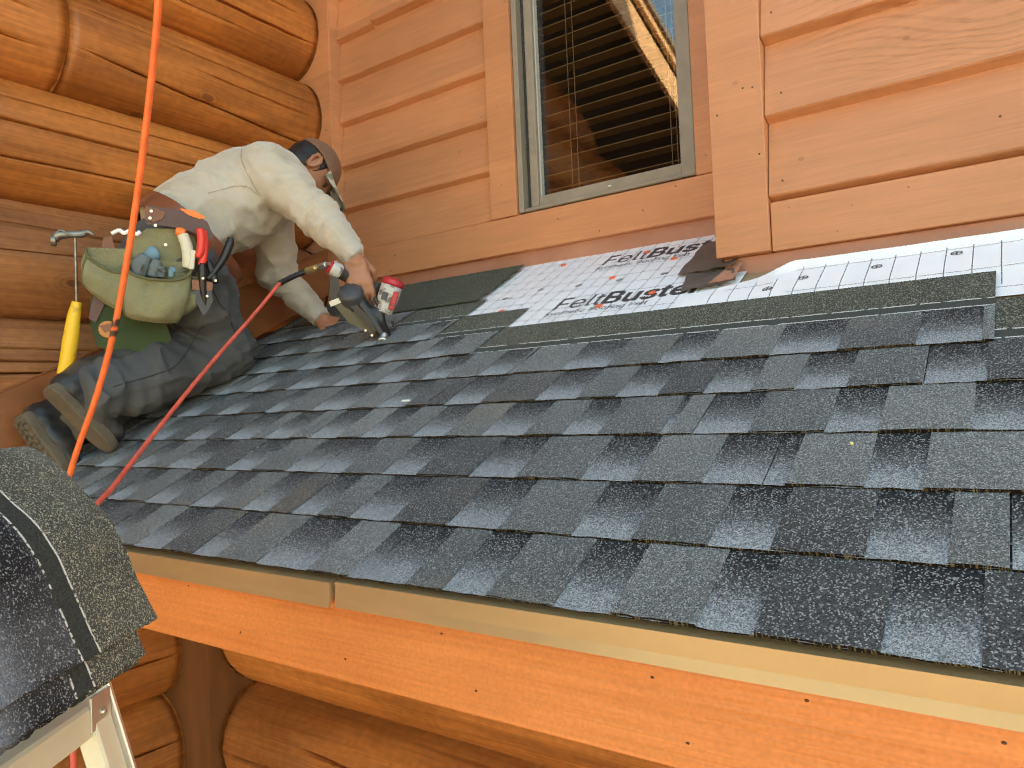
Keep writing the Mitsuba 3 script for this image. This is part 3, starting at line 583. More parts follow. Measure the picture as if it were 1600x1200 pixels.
def trousers_f():
    fs = [f_ell(J['pelv']-spine*.03, (lr, spine, bk), (.168, .125, .128)),
          f_cap(J['hipR'], J['kneeR']+[.0, -.02, .03], .128, .082), f_cap(J['kneeR'], J['calfR']+[0, 0, .02], .086, .098), f_cap(J['calfR']+[0, 0, .02], J['ankR'], .098, .088),
          f_cap(J['hipL'], J['kneeL'], .128, .085), f_cap(J['kneeL'], J['ankL'], .086, .080)]
    u = f_union(fs, .035); top = f_half(J['pelv']+spine*.045, spine)
    ax = nrm(J['ankR']-J['kneeR']); cut = f_half(J['ankR']+ax*.035, ax); cutL = f_half(J['ankL']+ax*.0, ax); crease = J['hipR']*.35+J['calfR']*.65+np.array([0, .04, .05])
    th = nrm(J['kneeR']-J['hipR'])
    def f(P):
        d = smax(smax(u(P), top(P), .006), cut(P), .008)
        d = d+.026*np.abs(nz(P, (6, 8, 14), 11, 2))-.006+.009*nz(P, (20, 20, 26), 13, 2)
        sm_ = P @ np.cross(ax, [1., 0, 0]); d = d-.0035*np.exp(-((sm_-J['calfR'] @ np.cross(ax, [1., 0, 0])-.012*np.sin(P[:, 1]*9))/.006)**2)*(P[:, 2] < .30)
        d = d-.020*ridge(np.stack([P @ ax, P[:, 0], P @ np.cross(ax, [1., 0, 0])], -1), (11, 5, 6), 41)-.016*ridge(np.stack([P @ nrm([0, .5, .85]), P[:, 0], P[:, 1]], -1), (14, 5, 6), 43)+.011
        c = np.exp(-((P-crease)**2).sum(1)/.016)
        d = d+.010*c*np.sin((P @ nrm([0, .6, .8]))*95+6*nz(P, (10, 10, 10), 9, 1))
        a = np.exp(-((P-J['ankR'])**2).sum(1)/.016)
        d = d+.010*a*np.sin((P @ ax)*110+5*nz(P, (12, 12, 12), 7, 1))
        k = np.exp(-((P-J['kneeR'])**2).sum(1)/.012)
        d = d+.004*k*np.sin((P @ th)*140+5*nz(P, (12, 12, 12), 17, 1))
        roof = (P @ NVEC)+H0-.012          # the roof flattens what rests on it
        return smax(d, -roof, .006)
    return f
scene['shirt_cloth'] = pr(mikit.proc(lambda p, n, uv: mix(mix((.46, .415, .335), (.54, .50, .425), fbm(p.x*5, p.y*5, p.z*5, 3)), (.36, .31, .21), smoothstep(.52, .80, fbm(p.x*13+4, p.y*13, p.z*17, 4))*.5)
                                     *(.94+.12*noise(p.x*420, p.y*420, p.z*420))), .9, sheen=.3, specular=.2)
scene['trouser_cloth'] = pr(mikit.proc(lambda p, n, uv: mix(mix((.062, .066, .071), (.098, .101, .104), fbm(p.x*6, p.y*6, p.z*6, 3)), (.135, .115, .085), smoothstep(.5, .75, fbm(p.x*7+2, p.y*7, p.z*9, 4))*.55*smoothstep(1.62, 1.15, p.y)+.25*smoothstep(.22, .05, p.z-.35*(p.y-1.3)))
                                     *(.88+.24*noise(p.x*500, p.y*500, p.z*500))), .92, sheen=.2, specular=.2)
scene['skin'] = pr(mikit.proc(lambda p, n, uv: mix((.34, .145, .075), (.43, .20, .11), fbm(p.x*30, p.y*30, p.z*30, 3))), .5, specular=.4)
scene['seam_dark'] = pr((.022, .024, .027), .9)
scene['seam_thread'] = pr((.30, .27, .21), .9)
scene['eye_dark'] = pr((.10, .07, .05), .2)
scene['hair_black'] = pr((.012, .010, .009), .55)
scene['cap_cloth'] = pr(mikit.proc(lambda p, n, uv: mi.Color3f(.185, .098, .058)*(.8+.4*noise(p.x*300, p.y*300, p.z*300))), .9)
scene['cap_camo'] = pr(mikit.proc(lambda p, n, uv: mix(mix((.46, .42, .33), (.22, .22, .15), smoothstep(.48, .56, fbm(p.x*38, p.y*38, p.z*38, 2))), (.12, .09, .06), smoothstep(.58, .66, fbm(p.x*30+7, p.y*30, p.z*30, 2)))), .85)
scene['boot_leather'] = pr(mikit.proc(lambda p, n, uv: mix((.018, .018, .020), (.060, .054, .046), smoothstep(.4, .75, fbm(p.x*14, p.y*14, p.z*14, 3)))), .42)
scene['boot_sole'] = pr(mikit.proc(lambda p, n, uv: mix((.085, .068, .048), (.17, .135, .092), fbm(p.x*16, p.y*16, p.z*16, 4))*(.8+.4*noise(p.x*300, p.y*300, p.z*300))), .95)
scene['steel'] = pr((.55, .53, .50), .32, metallic=.9)

sm = sdf_mesh(shirt_f(), (-2.68, 1.15, .28), (-1.74, 2.08, 1.06), .0068)
put(PS+'__shirt', sm, 'shirt_cloth', smooth=True)
tm = sdf_mesh(trousers_f(), (-2.66, .88, -.20), (-2.06, 1.84, .74), .0070)
put(PS+'__trousers', tm, 'trouser_cloth', smooth=True)

# body: one skin from the hips to the fingertips; most of it is clothed
crown = nrm([.10, .80, .52]); face = nrm(np.array([.22, .42, -.85])); face = nrm(face-crown*(face @ crown)); ear = np.cross(crown, face); ear = ear if ear[0] > 0 else -ear
HC = J['head']
def HP(a, b, c): return HC+a*ear+b*face+c*crown        # a: towards the ear that the camera sees, b: towards the face, c: towards the crown
def chain(pts, rs): return [f_cap(a, b, ra, rb) for a, b, ra, rb in zip(pts[:-1], pts[1:], rs[:-1], rs[1:])]
# right hand on the gun's grip: back of the hand up, fingers wrapped round it and pointing down away from the wrist
wr = J['wrR']; hx = nrm([.16, .04, -.94]); side = nrm(np.cross(hx, [.713, -.686, -.143])); outw = nrm(np.cross(side, hx)); outw = outw if outw @ np.array([.713, -.686, -.143]) > 0 else -outw
def HR(a, b, c): return wr+a*hx+b*side+c*outw
hand = [f_cap(HR(-.012, 0, 0), HR(.02, 0, .002), .026, .029), f_box(HR(.055, .002, .004), (hx, side, outw), (.045, .040, .017), .014)]
for i, (b, L, up_) in enumerate(((-.031, .080, .0), (-.011, .090, .004), (.010, .086, .003), (.029, .070, -.002))):
    k = HR(.094, b*1.05, .012+up_); p1 = HR(.094+L*.40, b*1.15, .006+up_); p2 = HR(.094+L*.70, b*1.12, -.022); p3 = HR(.094+L*.72, b*1.05, -.048)
    if i == 0: p2, p3 = HR(.094+L*.72, b*1.2, -.004), HR(.094+L*1.0, b*1.2, -.016)
    hand += chain([HR(.05, b*.8, .004), k, p1, p2, p3], [.013, .0125, .0105, .0095, .0082])
hand += chain([HR(.02, -.028, -.006), HR(.050, -.050, -.022), HR(.078, -.052, -.045)], [.015, .0125, .0095])
# left hand flat on the shingle
wl = J['wrL']; lx = nrm(np.array([.085, .040, -.028])); ln = nrm(NVEC-lx*(NVEC @ lx)); ly = np.cross(ln, lx)
def HL(a, b, c): return wl+a*lx+b*ly+c*ln
hand += [f_cap(HL(-.012, 0, 0), HL(.02, 0, -.004), .026, .027), f_box(HL(.055, 0, -.012), (lx, ly, ln), (.045, .041, .015), .013)]
for b, L in ((-.032, .072), (-.011, .082), (.010, .078), (.030, .062)):
    hand += chain([HL(.06, b*.9, -.010), HL(.095, b, -.008), HL(.095+L*.5, b*1.1, -.012), HL(.095+L, b*1.15, -.026)], [.013, .0115, .0100, .0080])
hand += chain([HL(.02, -.030, -.010), HL(.052, -.062, -.018), HL(.082, -.072, -.026)], [.015, .0125, .0090])
hf = [f_ell(HP(0, -.004, .018), (ear, face, crown), (.073, .094, .098)), f_ell(HP(0, .030, -.048), (ear, face, crown), (.058, .062, .066)),
      f_cap(HP(0, .060, -.100), HP(0, .072, -.098), .020, .018), f_ell(HP(0, .090, -.022), (ear, face, crown), (.013, .018, .026)), f_cap(HP(0, .083, .005), HP(0, .106, -.038), .009, .0125),
      f_cap(HP(-.022, .086, -.066), HP(.022, .086, -.066), .008, .008), f_cap(HP(-.034, .080, .018), HP(.034, .080, .018), .012, .012), f_cap(HP(0, -.03, -.03), J['neck']-.03*spine, .058, .060)]
ears = []
for s in (1, -1):
    ears += [f_ell(HP(s*.076, -.006, -.020), (ear*s+face*-.5, face, crown+.2*-face), (.008, .020, .034))]
    ears += chain([HP(s*.080, .006, -.006), HP(s*.086, -.006, .010), HP(s*.090, -.022, .004), HP(s*.088, -.024, -.020), HP(s*.080, -.012, -.048)], [.0055, .006, .006, .0055, .006])
limbs = [f_cap(J['shR'], J['elR'], .044, .034), f_cap(J['elR'], wr, .034, .023), f_cap(J['shL'], J['elL'], .044, .034), f_cap(J['elL'], wl, .034, .023),
         f_cap(J['hipR'], J['kneeR'], .085, .055), f_cap(J['kneeR'], J['calfR']*.6+J['ankR']*.4, .055, .045), f_cap(J['hipL'], J['kneeL'], .085, .055), f_cap(J['kneeL'], J['kneeL']*.45+J['ankL']*.55, .055, .045)]
core, handf, headf, earf = f_union([torso(-.022)]+limbs, .03), f_union(hand, .006), f_union(hf, .018), f_union(ears, .006)
eyes = [HP(s*.031, .083, -.002) for s in (1, -1)]
def body_f(P):
    d = smin(core(P), handf(P), .010); h = smin(headf(P), earf(P), .006)
    for e in eyes: h = smax(h, .0125-np.linalg.norm((P-e)*[1, 1, 1.2], axis=1), .008)
    return smin(d, h, .02)
bm = sdf_mesh(body_f, (-2.62, .98, -.06), (-1.66, 2.12, 1.08), .0046)
put(PS+'__body', bm, 'skin', smooth=True)
for s, e in zip((1, -1), eyes):
    put(PS+'__eye', trimesh.Trimesh(trimesh.creation.icosphere(2, .0100).vertices+e-face*.0105, trimesh.creation.icosphere(2).faces, process=False), 'eye_dark', smooth=True)
# hair below the cap, cap, brim
hair = f_cut(f_cut(f_union([f_ell(HP(0, -.008, .018), (ear, face, crown), (.078, .098, .102)), f_ell(HP(0, -.045, -.045), (ear, face, crown), (.060, .050, .040))], .02), f_half(HP(0, .030, 0), nrm(face-.15*crown))), f_half(HP(0, 0, -.070), -crown))
def hair_f(P): return smax(hair(P), .024-np.linalg.norm((P-HP(.084, -.006, -.018)) @ np.stack([ear*.3, face, crown], 1), axis=1), .004)+.005*nz(P, (90, 90, 40), 3, 2)
put(PS+'__hair', sdf_mesh(hair_f, HC-.16, HC+.16, .0050), 'hair_black', smooth=True)
capd = f_cut(f_ell(HP(0, -.004, .026), (ear, face, crown), (.086, .106, .104)), f_half(HP(0, 0, .022), nrm(-crown*1-.10*face)))
capi = f_ell(HP(0, -.004, .018), (ear, face, crown), (.079, .100, .100))
hole = f_ell(HP(0, -.105, .040), (ear, face, crown), (.034, .035, .026))
def cap_f(P): return smax(smax(capd(P)+.003*nz(P, (22, 22, 22), 6, 2), -capi(P), .003), -hole(P), .004)
put(PS+'__cap', sdf_mesh(cap_f, HC-.17, HC+.17, .0045), 'cap_cloth', smooth=True)
V, nb_, na_ = [], 9, 25; rows_ = []
for j in range(nb_):
    t = j/(nb_-1); row = []
    for i in range(na_):
        a = -1.0+2.0*i/(na_-1); x = .086*math.sin(a*1.25); y0 = .098*math.cos(a*1.05)*.99-.002; reach = .094*(1-abs(a)**2.6)+.004
        row.append(HP(x*(1+.06*t*(1-abs(a))), y0+reach*t, .030-.010*t-.030*(x/.08)**2*(.35+.65*t)))
    rows_.append(row)
top_ = np.array(rows_).reshape(-1, 3); gf = gridfaces(nb_, na_); off = -crown*.004
brim = trimesh.Trimesh(np.vstack([top_, top_+off]), np.vstack([gf, gf[:, ::-1]+len(top_)]), process=False)
rim = [j*na_+na_-1 for j in range(nb_)]+[(nb_-1)*na_+i for i in range(na_-2, -1, -1)]; rim = list(range(0, na_))+rim[1:]+[j*na_ for j in range(nb_-2, 0, -1)]
rim = np.array(rim); r2 = np.roll(rim, -1); nT = len(top_)
brim = trimesh.Trimesh(brim.vertices, np.vstack([brim.faces, np.stack([rim, r2, r2+nT], 1), np.stack([rim, r2+nT, rim+nT], 1)]), process=False)
put(PS+'__cap_brim', brim, 'cap_camo', smooth=50)
put(PS+'__cap_button', trimesh.Trimesh(trimesh.creation.icosphere(1, .007).vertices+HP(0, -.004, .130), trimesh.creation.icosphere(1).faces), 'cap_cloth')
# small white emblem and a side seam on the shirt
from scipy.spatial import cKDTree
tree = cKDTree(sm.vertices); smn = sm.vertex_normals
def decal(center, ex, ey, polys, lift=.0018):
    import shapely
    ms = []
    for poly in polys:
        m = trimesh.creation.extrude_polygon(shapely.Polygon(poly), .0006, engine='earcut').subdivide().subdivide()
        P = center+m.vertices[:, :1]*ex+m.vertices[:, 1:2]*ey; d_, i_ = tree.query(P, k=4); w_ = 1/(d_+.002); w_ /= w_.sum(1, keepdims=True)
        N = (smn[i_]*w_[..., None]).sum(1); B_ = (sm.vertices[i_]*w_[..., None]).sum(1); N /= np.linalg.norm(N, axis=1, keepdims=True)
        m.vertices = P+N*(((B_-P)*N).sum(1)+lift+m.vertices[:, 2])[:, None]; ms.append(m)
    return cat(ms)
cr, cu = np.array([.817, .576, -.043]), np.array([.05, .003, .999])
put(PS+'__shirt_emblem', decal(np.array([-2.145, 1.60, .895]), nrm(cr-.35*cu), nrm(cu+.35*cr), [[(-.022, .0), (-.015, .006), (-.010, .004), (-.010, -.004), (-.017, -.006)], [(-.007, .004), (.003, .005), (.004, -.002), (-.006, -.004)], [(.007, .003), (.014, .003), (.020, -.004), (.010, -.004)]]), 'white_spot')
def seam(pts, r=.0013, mesh=None):
    tr, vv_, nn_ = (tree, sm.vertices, smn) if mesh is None else (cKDTree(mesh.vertices), mesh.vertices, mesh.vertex_normals)
    Q = spline(pts, 50); d_, i_ = tr.query(Q, k=24); w_ = np.exp(-(d_-d_[:, :1])/.006); w_ /= w_.sum(1, keepdims=True)
    B_ = (vv_[i_]*w_[..., None]).sum(1); N = (nn_[i_]*w_[..., None]).sum(1); N /= np.linalg.norm(N, axis=1, keepdims=True); B_ = Q+N*((B_-Q)*N).sum(1)[:, None]
    for _ in range(3): B_[1:-1] = .5*B_[1:-1]+.25*(B_[:-2]+B_[2:])
    return tube(B_+N*.0022, r*.85, 6)
put(PS+'__trouser_seam', seam([(-2.20, 1.40, .30), (-2.19, 1.30, .17), (-2.19, 1.20, .13), (-2.20, 1.10, .10)], .0015, tm), 'seam_dark')
put(PS+'__trouser_seam', seam([(-2.14, 1.36, .45), (-2.17, 1.44, .36), (-2.20, 1.52, .27)], .0015, tm), 'seam_dark')
put(PS+'__shirt_seam', seam([(-2.19, 1.42, .72), (-2.165, 1.50, .76), (-2.15, 1.56, .775), (-2.12, 1.62, .77)]), 'seam_thread'); put(PS+'__shirt_seam', seam([(-2.22, 1.60, .955), (-2.16, 1.53, .90), (-2.12, 1.53, .82), (-2.10, 1.58, .75)]), 'seam_thread')
# boots: upper, sole with lugs, laces
def boot(heel, toe, shank, sole_n, width, lug, wn):
    ax = nrm(toe-heel); L = np.linalg.norm(toe-heel); sn = nrm(sole_n-ax*(sole_n @ ax)); wd = np.cross(ax, sn)
    def BP(a, b, c): return heel+a*ax+b*wd-c*sn            # a: heel to toe, b: across, c: up from the sole
    out = np.array([(-.012, 0), (-.008, .025), (.015, .036), (.06, .036), (.11, .035), (.16, .039), (.21, .041), (.25, .036), (.28, .020), (.288, 0)])*[L/.28, width]
    out = np.vstack([out, (out[1:-1]*[1, -1])[::-1]]); ring = np.column_stack([spline(np.vstack([out, out[:1]])[:, 0:1].repeat(3, 1), 57)[:-1, 0], spline(np.vstack([out, out[:1]])[:, 1:2].repeat(3, 1), 57)[:-1, 0]])
    cen = ring.mean(0); rr = []
    for c, s in ((-.004, .93), (0, .985), (.006, 1.0), (.018, 1.0), (.026, .985), (.030, .90)): rr.append(np.array([BP(*(cen+(q-cen)*s), c) for q in ring]))
    k = put(PS+'__boot', boot_upper(BP, L, shank, width, ax, sn), 'boot_leather', smooth=True)
    put(k+'__sole', loft(rr), 'boot_sole', smooth=40)
    if lug:
        ms, R_ = [], np.random.default_rng(wn)
        for i in range(9):
            a = L*(.03+.105*i); hw = np.interp(a, ring[:28, 0], np.abs(ring[:28, 1]))*.9
            for b in (-.62, 0, .62):
                ms.append(frame_box(BP(a+R_.uniform(-.003, .003)+(.008 if b else 0), b*hw, -.006), nrm(ax+.5*b*wd), wd, sn, .016, hw*.5, .011, .003))
        put(k+'__tread', cat(ms), 'boot_sole'); labels[k+'__tread'] = {'kind': 'stuff'}
    ms = []
    for i in range(5):
        a = .085+.022*i; c = .112-.016*i
        ms.append(tube(spline([BP(a*L/.28, -.030*width, c-.014), BP(a*L/.28+.008, 0, c+.002), BP(a*L/.28, .030*width, c-.014)], 9), .0022, 6))
    put(k+'__lace', cat(ms), 'boot_leather'); labels[k+'__lace'] = {'kind': 'stuff'}
    e = trimesh.creation.icosphere(1, .004); put(k+'__eyelet', trimesh.Trimesh(e.vertices+BP(.08*L/.28, .036*width, .098), e.faces, process=False), 'steel')
def boot_upper(BP, L, shank, width, ax, sn):
    w = width
    f = f_union([f_cap(BP(.03, 0, .052), BP(.04, 0, .115), .040*w, .044*w), f_cap(BP(.04, 0, .115), BP(.04, 0, .115)+shank*.17, .048*w, .054*w), f_cap(BP(.03, 0, .048), BP(.15*L/.28, 0, .045), .040*w, .043*w),
                 f_cap(BP(.15*L/.28, 0, .045), BP(.235*L/.28, 0, .040), .043*w, .037*w), f_cap(BP(.07, 0, .095), BP(.16*L/.28, 0, .055), .038*w, .036*w)], .022)
    cut = f_half(BP(0, 0, .020), sn)
    g = lambda P: smax(f(P), cut(P), .004)+.006*nz(P, (26, 26, 26), 4, 2)+.003*nz(P, (60, 60, 60), 5, 1)
    c = BP(.1, 0, .08); return sdf_mesh(g, c-.28, c+.28, .0062)
boot(np.array([-2.312, .972, .092]), np.array([-2.290, 1.128, -.092]), nrm(J['kneeR']-J['ankR']+[0, 0, .05]), nrm([.05, -.72, -.64]), 1.12, False, 1)
boot(np.array([-2.465, .955, .018]), np.array([-2.420, 1.045, -.165]), nrm(J['kneeL']-J['ankL']+[0, 0, .05]), nrm([.10, -.85, -.40]), 1.12, True, 2)

# ------------------------------------------------------------------ tool belt and the tools in it
CAMR, CAMU = np.array([.817, .576, -.043]), np.array([.050, .003, .999])
class Frame:
    """a local frame on the worker or tool: a to the right, b up, c outwards, in metres"""
    def __init__(self, o, out):
        self.o, self.e3 = np.array(o, float), nrm(out); self.e1 = nrm(CAMR-self.e3*(CAMR @ self.e3)); self.e2 = np.cross(self.e3, self.e1)
    def __call__(self, a, b, c=0.0): return self.o+a*self.e1+b*self.e2+c*self.e3
    def box(self, a, b, c, sa, sb, sc, rot=0.0, ch=.003):
        r = math.radians(rot); x, y = math.cos(r)*self.e1+math.sin(r)*self.e2, -math.sin(r)*self.e1+math.cos(r)*self.e2
        return frame_box(self(a, b, c), x, y, self.e3, sa, sb, sc, ch)
    def plate(self, poly, c0, c1):
        import shapely
        m = trimesh.creation.extrude_polygon(shapely.Polygon(poly).buffer(.0015).simplify(.0004), c1-c0, engine='earcut'); v = m.vertices
        m.vertices = self.o+v[:, :1]*self.e1+v[:, 1:2]*self.e2+(v[:, 2:]+c0)*self.e3; return m
    def path(self, pts, n=24): return spline([self(*p) for p in pts], n)
    def rod(self, pts, r, n=24, sides=12):
        P = self.path(pts, n); r = np.interp(np.linspace(0, 1, n), np.linspace(0, 1, np.size(r)), r) if np.size(r) > 1 else r
        return tube(P, r, sides)
    def disc(self, a, b, c, r, th, ax=None, n=28, bev=.15):
        z = self.e3 if ax is None else nrm(ax); x = nrm(np.cross(z, [.3, .5, .8])); y = np.cross(z, x); t = np.arange(n)*2*np.pi/n; o = self(a, b, c)
        ring = lambda rr, h: o+rr*(np.cos(t)[:, None]*x+np.sin(t)[:, None]*y)+h*z
        return loft([ring(r*(1-bev), -th/2), ring(r, -th/2+r*bev*.6), ring(r, th/2-r*bev*.6), ring(r*(1-bev), th/2)])
scene['canvas_green'] = pr(mikit.proc(lambda p, n, uv: mix((.150, .148, .076), (.265, .250, .142), fbm(p.x*11, p.y*11, p.z*11, 3))*(.85+.3*noise(p.x*480, p.y*480, p.z*480))), .95, sheen=.2)
scene['canvas_hem'] = pr(mikit.proc(lambda p, n, uv: mi.Color3f(.115, .115, .055)*(.7+.6*noise(p.x*400, p.y*400, p.z*400))), .95)
scene['canvas_dark'] = pr(mikit.proc(lambda p, n, uv: mix((.028, .048, .018), (.055, .080, .030), fbm(p.x*14, p.y*14, p.z*14, 3))), .95)
scene['leather_brown'] = pr(mikit.proc(lambda p, n, uv: mix((.115, .040, .022), (.26, .095, .045), fbm(p.x*24, p.y*24, p.z*24, 3))), .42)
scene['leather_dark'] = pr(mikit.proc(lambda p, n, uv: mix((.050, .024, .026), (.11, .045, .042), fbm(p.x*24, p.y*24, p.z*24, 3))), .4)
scene['leather_tan'] = pr((.52, .22, .07), .6)
scene['yellow_grip'] = pr(mikit.proc(lambda p, n, uv: mix((.80, .50, .025), (.55, .33, .03), smoothstep(.6, .8, fbm(p.x*30, p.y*30, p.z*30, 3)))), .45)
scene['red_grip'] = pr((.75, .045, .03), .35)
scene['orange_plastic'] = pr((.85, .20, .03), .4)
scene['black_plastic'] = pr((.014, .014, .015), .38)
scene['cream_plastic'] = pr((.62, .60, .46), .45)
scene['grey_cloth'] = pr((.13, .16, .17), .9)
scene['blue_cloth'] = pr((.16, .28, .36), .8)
scene['aluminium'] = pr(mikit.proc(lambda p, n, uv: mi.Color3f(.62, .61, .57)*(.8+.4*fbm(p.x*40, p.y*40, p.z*12, 3))), .38, metallic=.75)
scene['brass'] = pr((.60, .46, .20), .35, metallic=.8)
scene['gun_white'] = pr(mikit.proc(lambda p, n, uv: mix((.50, .49, .46), (.16, .14, .12), smoothstep(.48, .68, fbm(p.x*60, p.y*60, p.z*60, 3)))), .4)
scene['gun_red'] = pr(mikit.proc(lambda p, n, uv: mix((.42, .022, .032), (.20, .03, .03), smoothstep(.55, .75, fbm(p.x*50, p.y*50, p.z*50, 3)))), .35)
scene['gun_grey'] = pr((.055, .057, .062), .5)
scene['gun_olive'] = pr((.075, .070, .045), .4, metallic=.4)
scene['hose_red'] = pr(mikit.proc(lambda p, n, uv: mi.Color3f(.62, .10, .065)*(.8+.4*noise(p.x*60, p.y*60, p.z*60))), .45)
scene['hose_orange'] = pr(mikit.proc(lambda p, n, uv: mix(mi.Color3f(.80, .15, .035)*(.82+.36*noise(p.x*60, p.y*60, p.z*60)), (.06, .03, .02), smoothstep(.018, .012, dr.abs(p.z-.158))*smoothstep(.35, .55, noise(p.x*90, p.y*90, p.z*90)))), .42)
scene['tool_steel'] = pr(mikit.proc(lambda p, n, uv: mi.Color3f(.27, .25, .21)*(.6+.8*fbm(p.x*60, p.y*60, p.z*60, 3))), .42, metallic=.8)
scene['nail_grey'] = pr((.20, .20, .19), .45, metallic=.6)
BT = 'tool_belt'
name_thing(BT, 'worn brown leather tool belt with green canvas pouches round the waist of the worker', 'tool belt')
HF = Frame((-2.225, 1.232, .447), (.85, -.48, -.12))        # the hip's outer side, 503 px of the photograph to the metre there
# belt strap: follows the waist all round
bc = J['pelv']+spine*.062; rb = []
tl = nrm(spine+.10*lr+.10*bk)
pv = np.vstack([sm.vertices, tm.vertices])-bc; pv = pv[np.abs(pv @ tl) < .046]; e_a = nrm(lr-tl*(lr @ tl)); e_b = np.cross(tl, e_a)
th_ = np.arctan2(pv @ e_b, pv @ e_a); ra_ = np.hypot(pv @ e_a, pv @ e_b); t = np.arange(72)*2*np.pi/72
rad = np.array([ra_[np.abs((th_-q+np.pi) % (2*np.pi)-np.pi) < .12].max() for q in t]); rad = np.convolve(np.concatenate([rad[-4:], rad, rad[:4]]), np.ones(5)/5, 'same')[4:-4]+.003; rad = np.minimum(rad, .208)
for w, g in ((-.034, .0), (-.036, .006), (.034, .006), (.036, 0), (-.034, -.002)):
    rb.append(bc+tl*w+((rad+g)*np.cos(t))[:, None]*e_a+((rad+g)*np.sin(t))[:, None]*e_b)
bl = loft(rb, closed_caps=False)
put(BT+'__strap', bl, 'leather_brown', smooth=40)
# the stitched yoke that carries the pouches, with rivets
put(BT+'__yoke', HF.plate([(.005, .205), (.060, .198), (.120, .192), (.170, .165), (.185, .120), (.165, .108), (.125, .135), (.075, .145), (.030, .150), (.0, .150)], .045, .051), 'leather_dark')
put(BT+'__tab', HF.plate([(.000, .200), (.028, .196), (.052, .186), (.040, .166), (.020, .158), (-.004, .164)], .0515, .057), 'leather_brown')
for a, b in ((.014, .188), (.010, .167), (.024, .146), (.050, .090)):
    put(BT+'__rivet', HF.disc(a, b, .059 if b > .1 else .05, .0052, .004), 'steel')
put(BT+'__side_strap', HF.plate([(-.118, .105), (-.098, .112), (-.088, .060), (-.098, -.020), (-.128, -.030), (-.135, .030)], .000, .010), 'leather_brown')
put(BT+'__back_panel', HF.plate([(-.045, .100), (.0, .138), (.075, .140), (.130, .120), (.150, .060), (.150, -.05), (-.07, -.03), (-.06, .06)], .022, .030), 'canvas_green')
put(BT+'__lining', HF.rod([(-.095, .118, .040), (-.075, .128, .046), (-.062, .120, .048), (-.045, .128, .050), (-.03, .118, .050), (-.018, .126, .050)], .006, 30, 8), 'felt')
def pouch(top, bot, ft, bt, bb, depth, c0, seed):
    """a sagging canvas pocket, open at the top: top/bot = left and right edge, ft = height of the front lip at the left and right, bt = of the back, bb = of the bottom"""
    n = 44; t = np.linspace(0, np.pi, n); u = (1-np.cos(t))/2; sn_ = np.sin(t); outer, inner = [], []
    lip = ft[0]+(ft[1]-ft[0])*u+(bt-(ft[0]+(ft[1]-ft[0])*u))*(1-sn_**.55)
    for s in np.linspace(0, 1, 14):
        xl, xr = bot[0]+(top[0]-bot[0])*s, bot[1]+(top[1]-bot[1])*s; bul = .010*math.sin(math.pi*s)
        y0 = bb[0]+(bb[1]-bb[0])*u+.022*(1-sn_**.5); rnd = 1-.5*(1-min(s/.10, 1))**2
        P = np.stack([xl-bul+(xr-xl+2*bul)*u, y0+(lip-y0)*s, c0+depth*(.72+.28*math.sin(math.pi*min(s*1.2, 1)))*rnd*sn_**.42], -1)
        g_ = np.column_stack([P[:, 0]*16, P[:, 1]*13, np.full(n, seed)]); f1, f2 = meshkit.fbm(g_, 3)-.5, meshkit.fbm(g_*2.3+9, 2)-.5
        P[:, 2] += (.036*f1+.012*f2)*sn_; P[:, 0] += .010*f1
        outer.append(np.array([HF(*q) for q in P])); mid = (P[0]+P[-1])/2; q2 = P.copy(); q2[:, 0] = mid[0]+(P[:, 0]-mid[0])*.955; q2[:, 2] = c0+(P[:, 2]-c0)*.93
        inner.append(np.array([HF(*q) for q in q2]))
        if s == 1: hem = np.array([HF(q[0], q[1]-.004, q[2]+.0012) for q in P])
    b1, b2 = (tube(np.array([o_[k_]*1.0 for o_ in outer]), .0034, 8) for k_ in (5, n-6))
    return loft(outer+inner[::-1][:11]), tube(hem, .0042, 8), b1, b2
for a in (((-.162, -.050), (-.178, -.075), (.036, -.012), .075, (-.045, -.125), .046, .030, 1.), ((-.060, .122), (-.072, .078), (-.014, -.020), .040, (-.138, -.156), .074, .052, 2.),
          ((.110, .158), (.070, .150), (-.010, .000), .030, (-.145, -.085), .046, .030, 3.)):
    pm, hm, b1, b2 = pouch(*a); k = put(BT+'__pouch', pm, 'canvas_green', smooth=60); put(k+'__hem', hm, 'canvas_hem', smooth=True); put(k+'__binding', b1, 'canvas_hem', smooth=True); put(k+'__binding', b2, 'canvas_hem', smooth=True)
pm = HF.plate([(-.155, -.035), (-.06, -.06), (.02, -.08), (.055, -.20), (.01, -.235), (-.10, -.245), (-.150, -.215), (-.165, -.13)], -.045, .012)
put(BT+'__lower_pouch', pm, 'canvas_dark', smooth=40)
put(BT+'__leather_patch', HF.disc(-.118, -.168, .0155, .026, .006), 'leather_tan')
put(BT+'__patch_fold', HF.plate([(-.138, -.158), (-.108, -.150), (-.104, -.166), (-.126, -.176)], .019, .023), 'leather_brown')
put(BT+'__hammer_strap', HF.plate([(-.150, -.060), (-.135, -.035), (-.118, -.075), (-.150, -.145), (-.166, -.135)], .0125, .020), 'leather_dark')
put(BT+'__tool_loop', HF.plate([(.120, -.018), (.178, -.024), (.174, -.048), (.120, -.046)], .072, .084), 'leather_brown')
put(BT+'__strap_end', HF.plate([(.095, .200), (.135, .196), (.165, .178), (.15, .174), (.118, .184)], .0515, .056), 'orange_plastic')
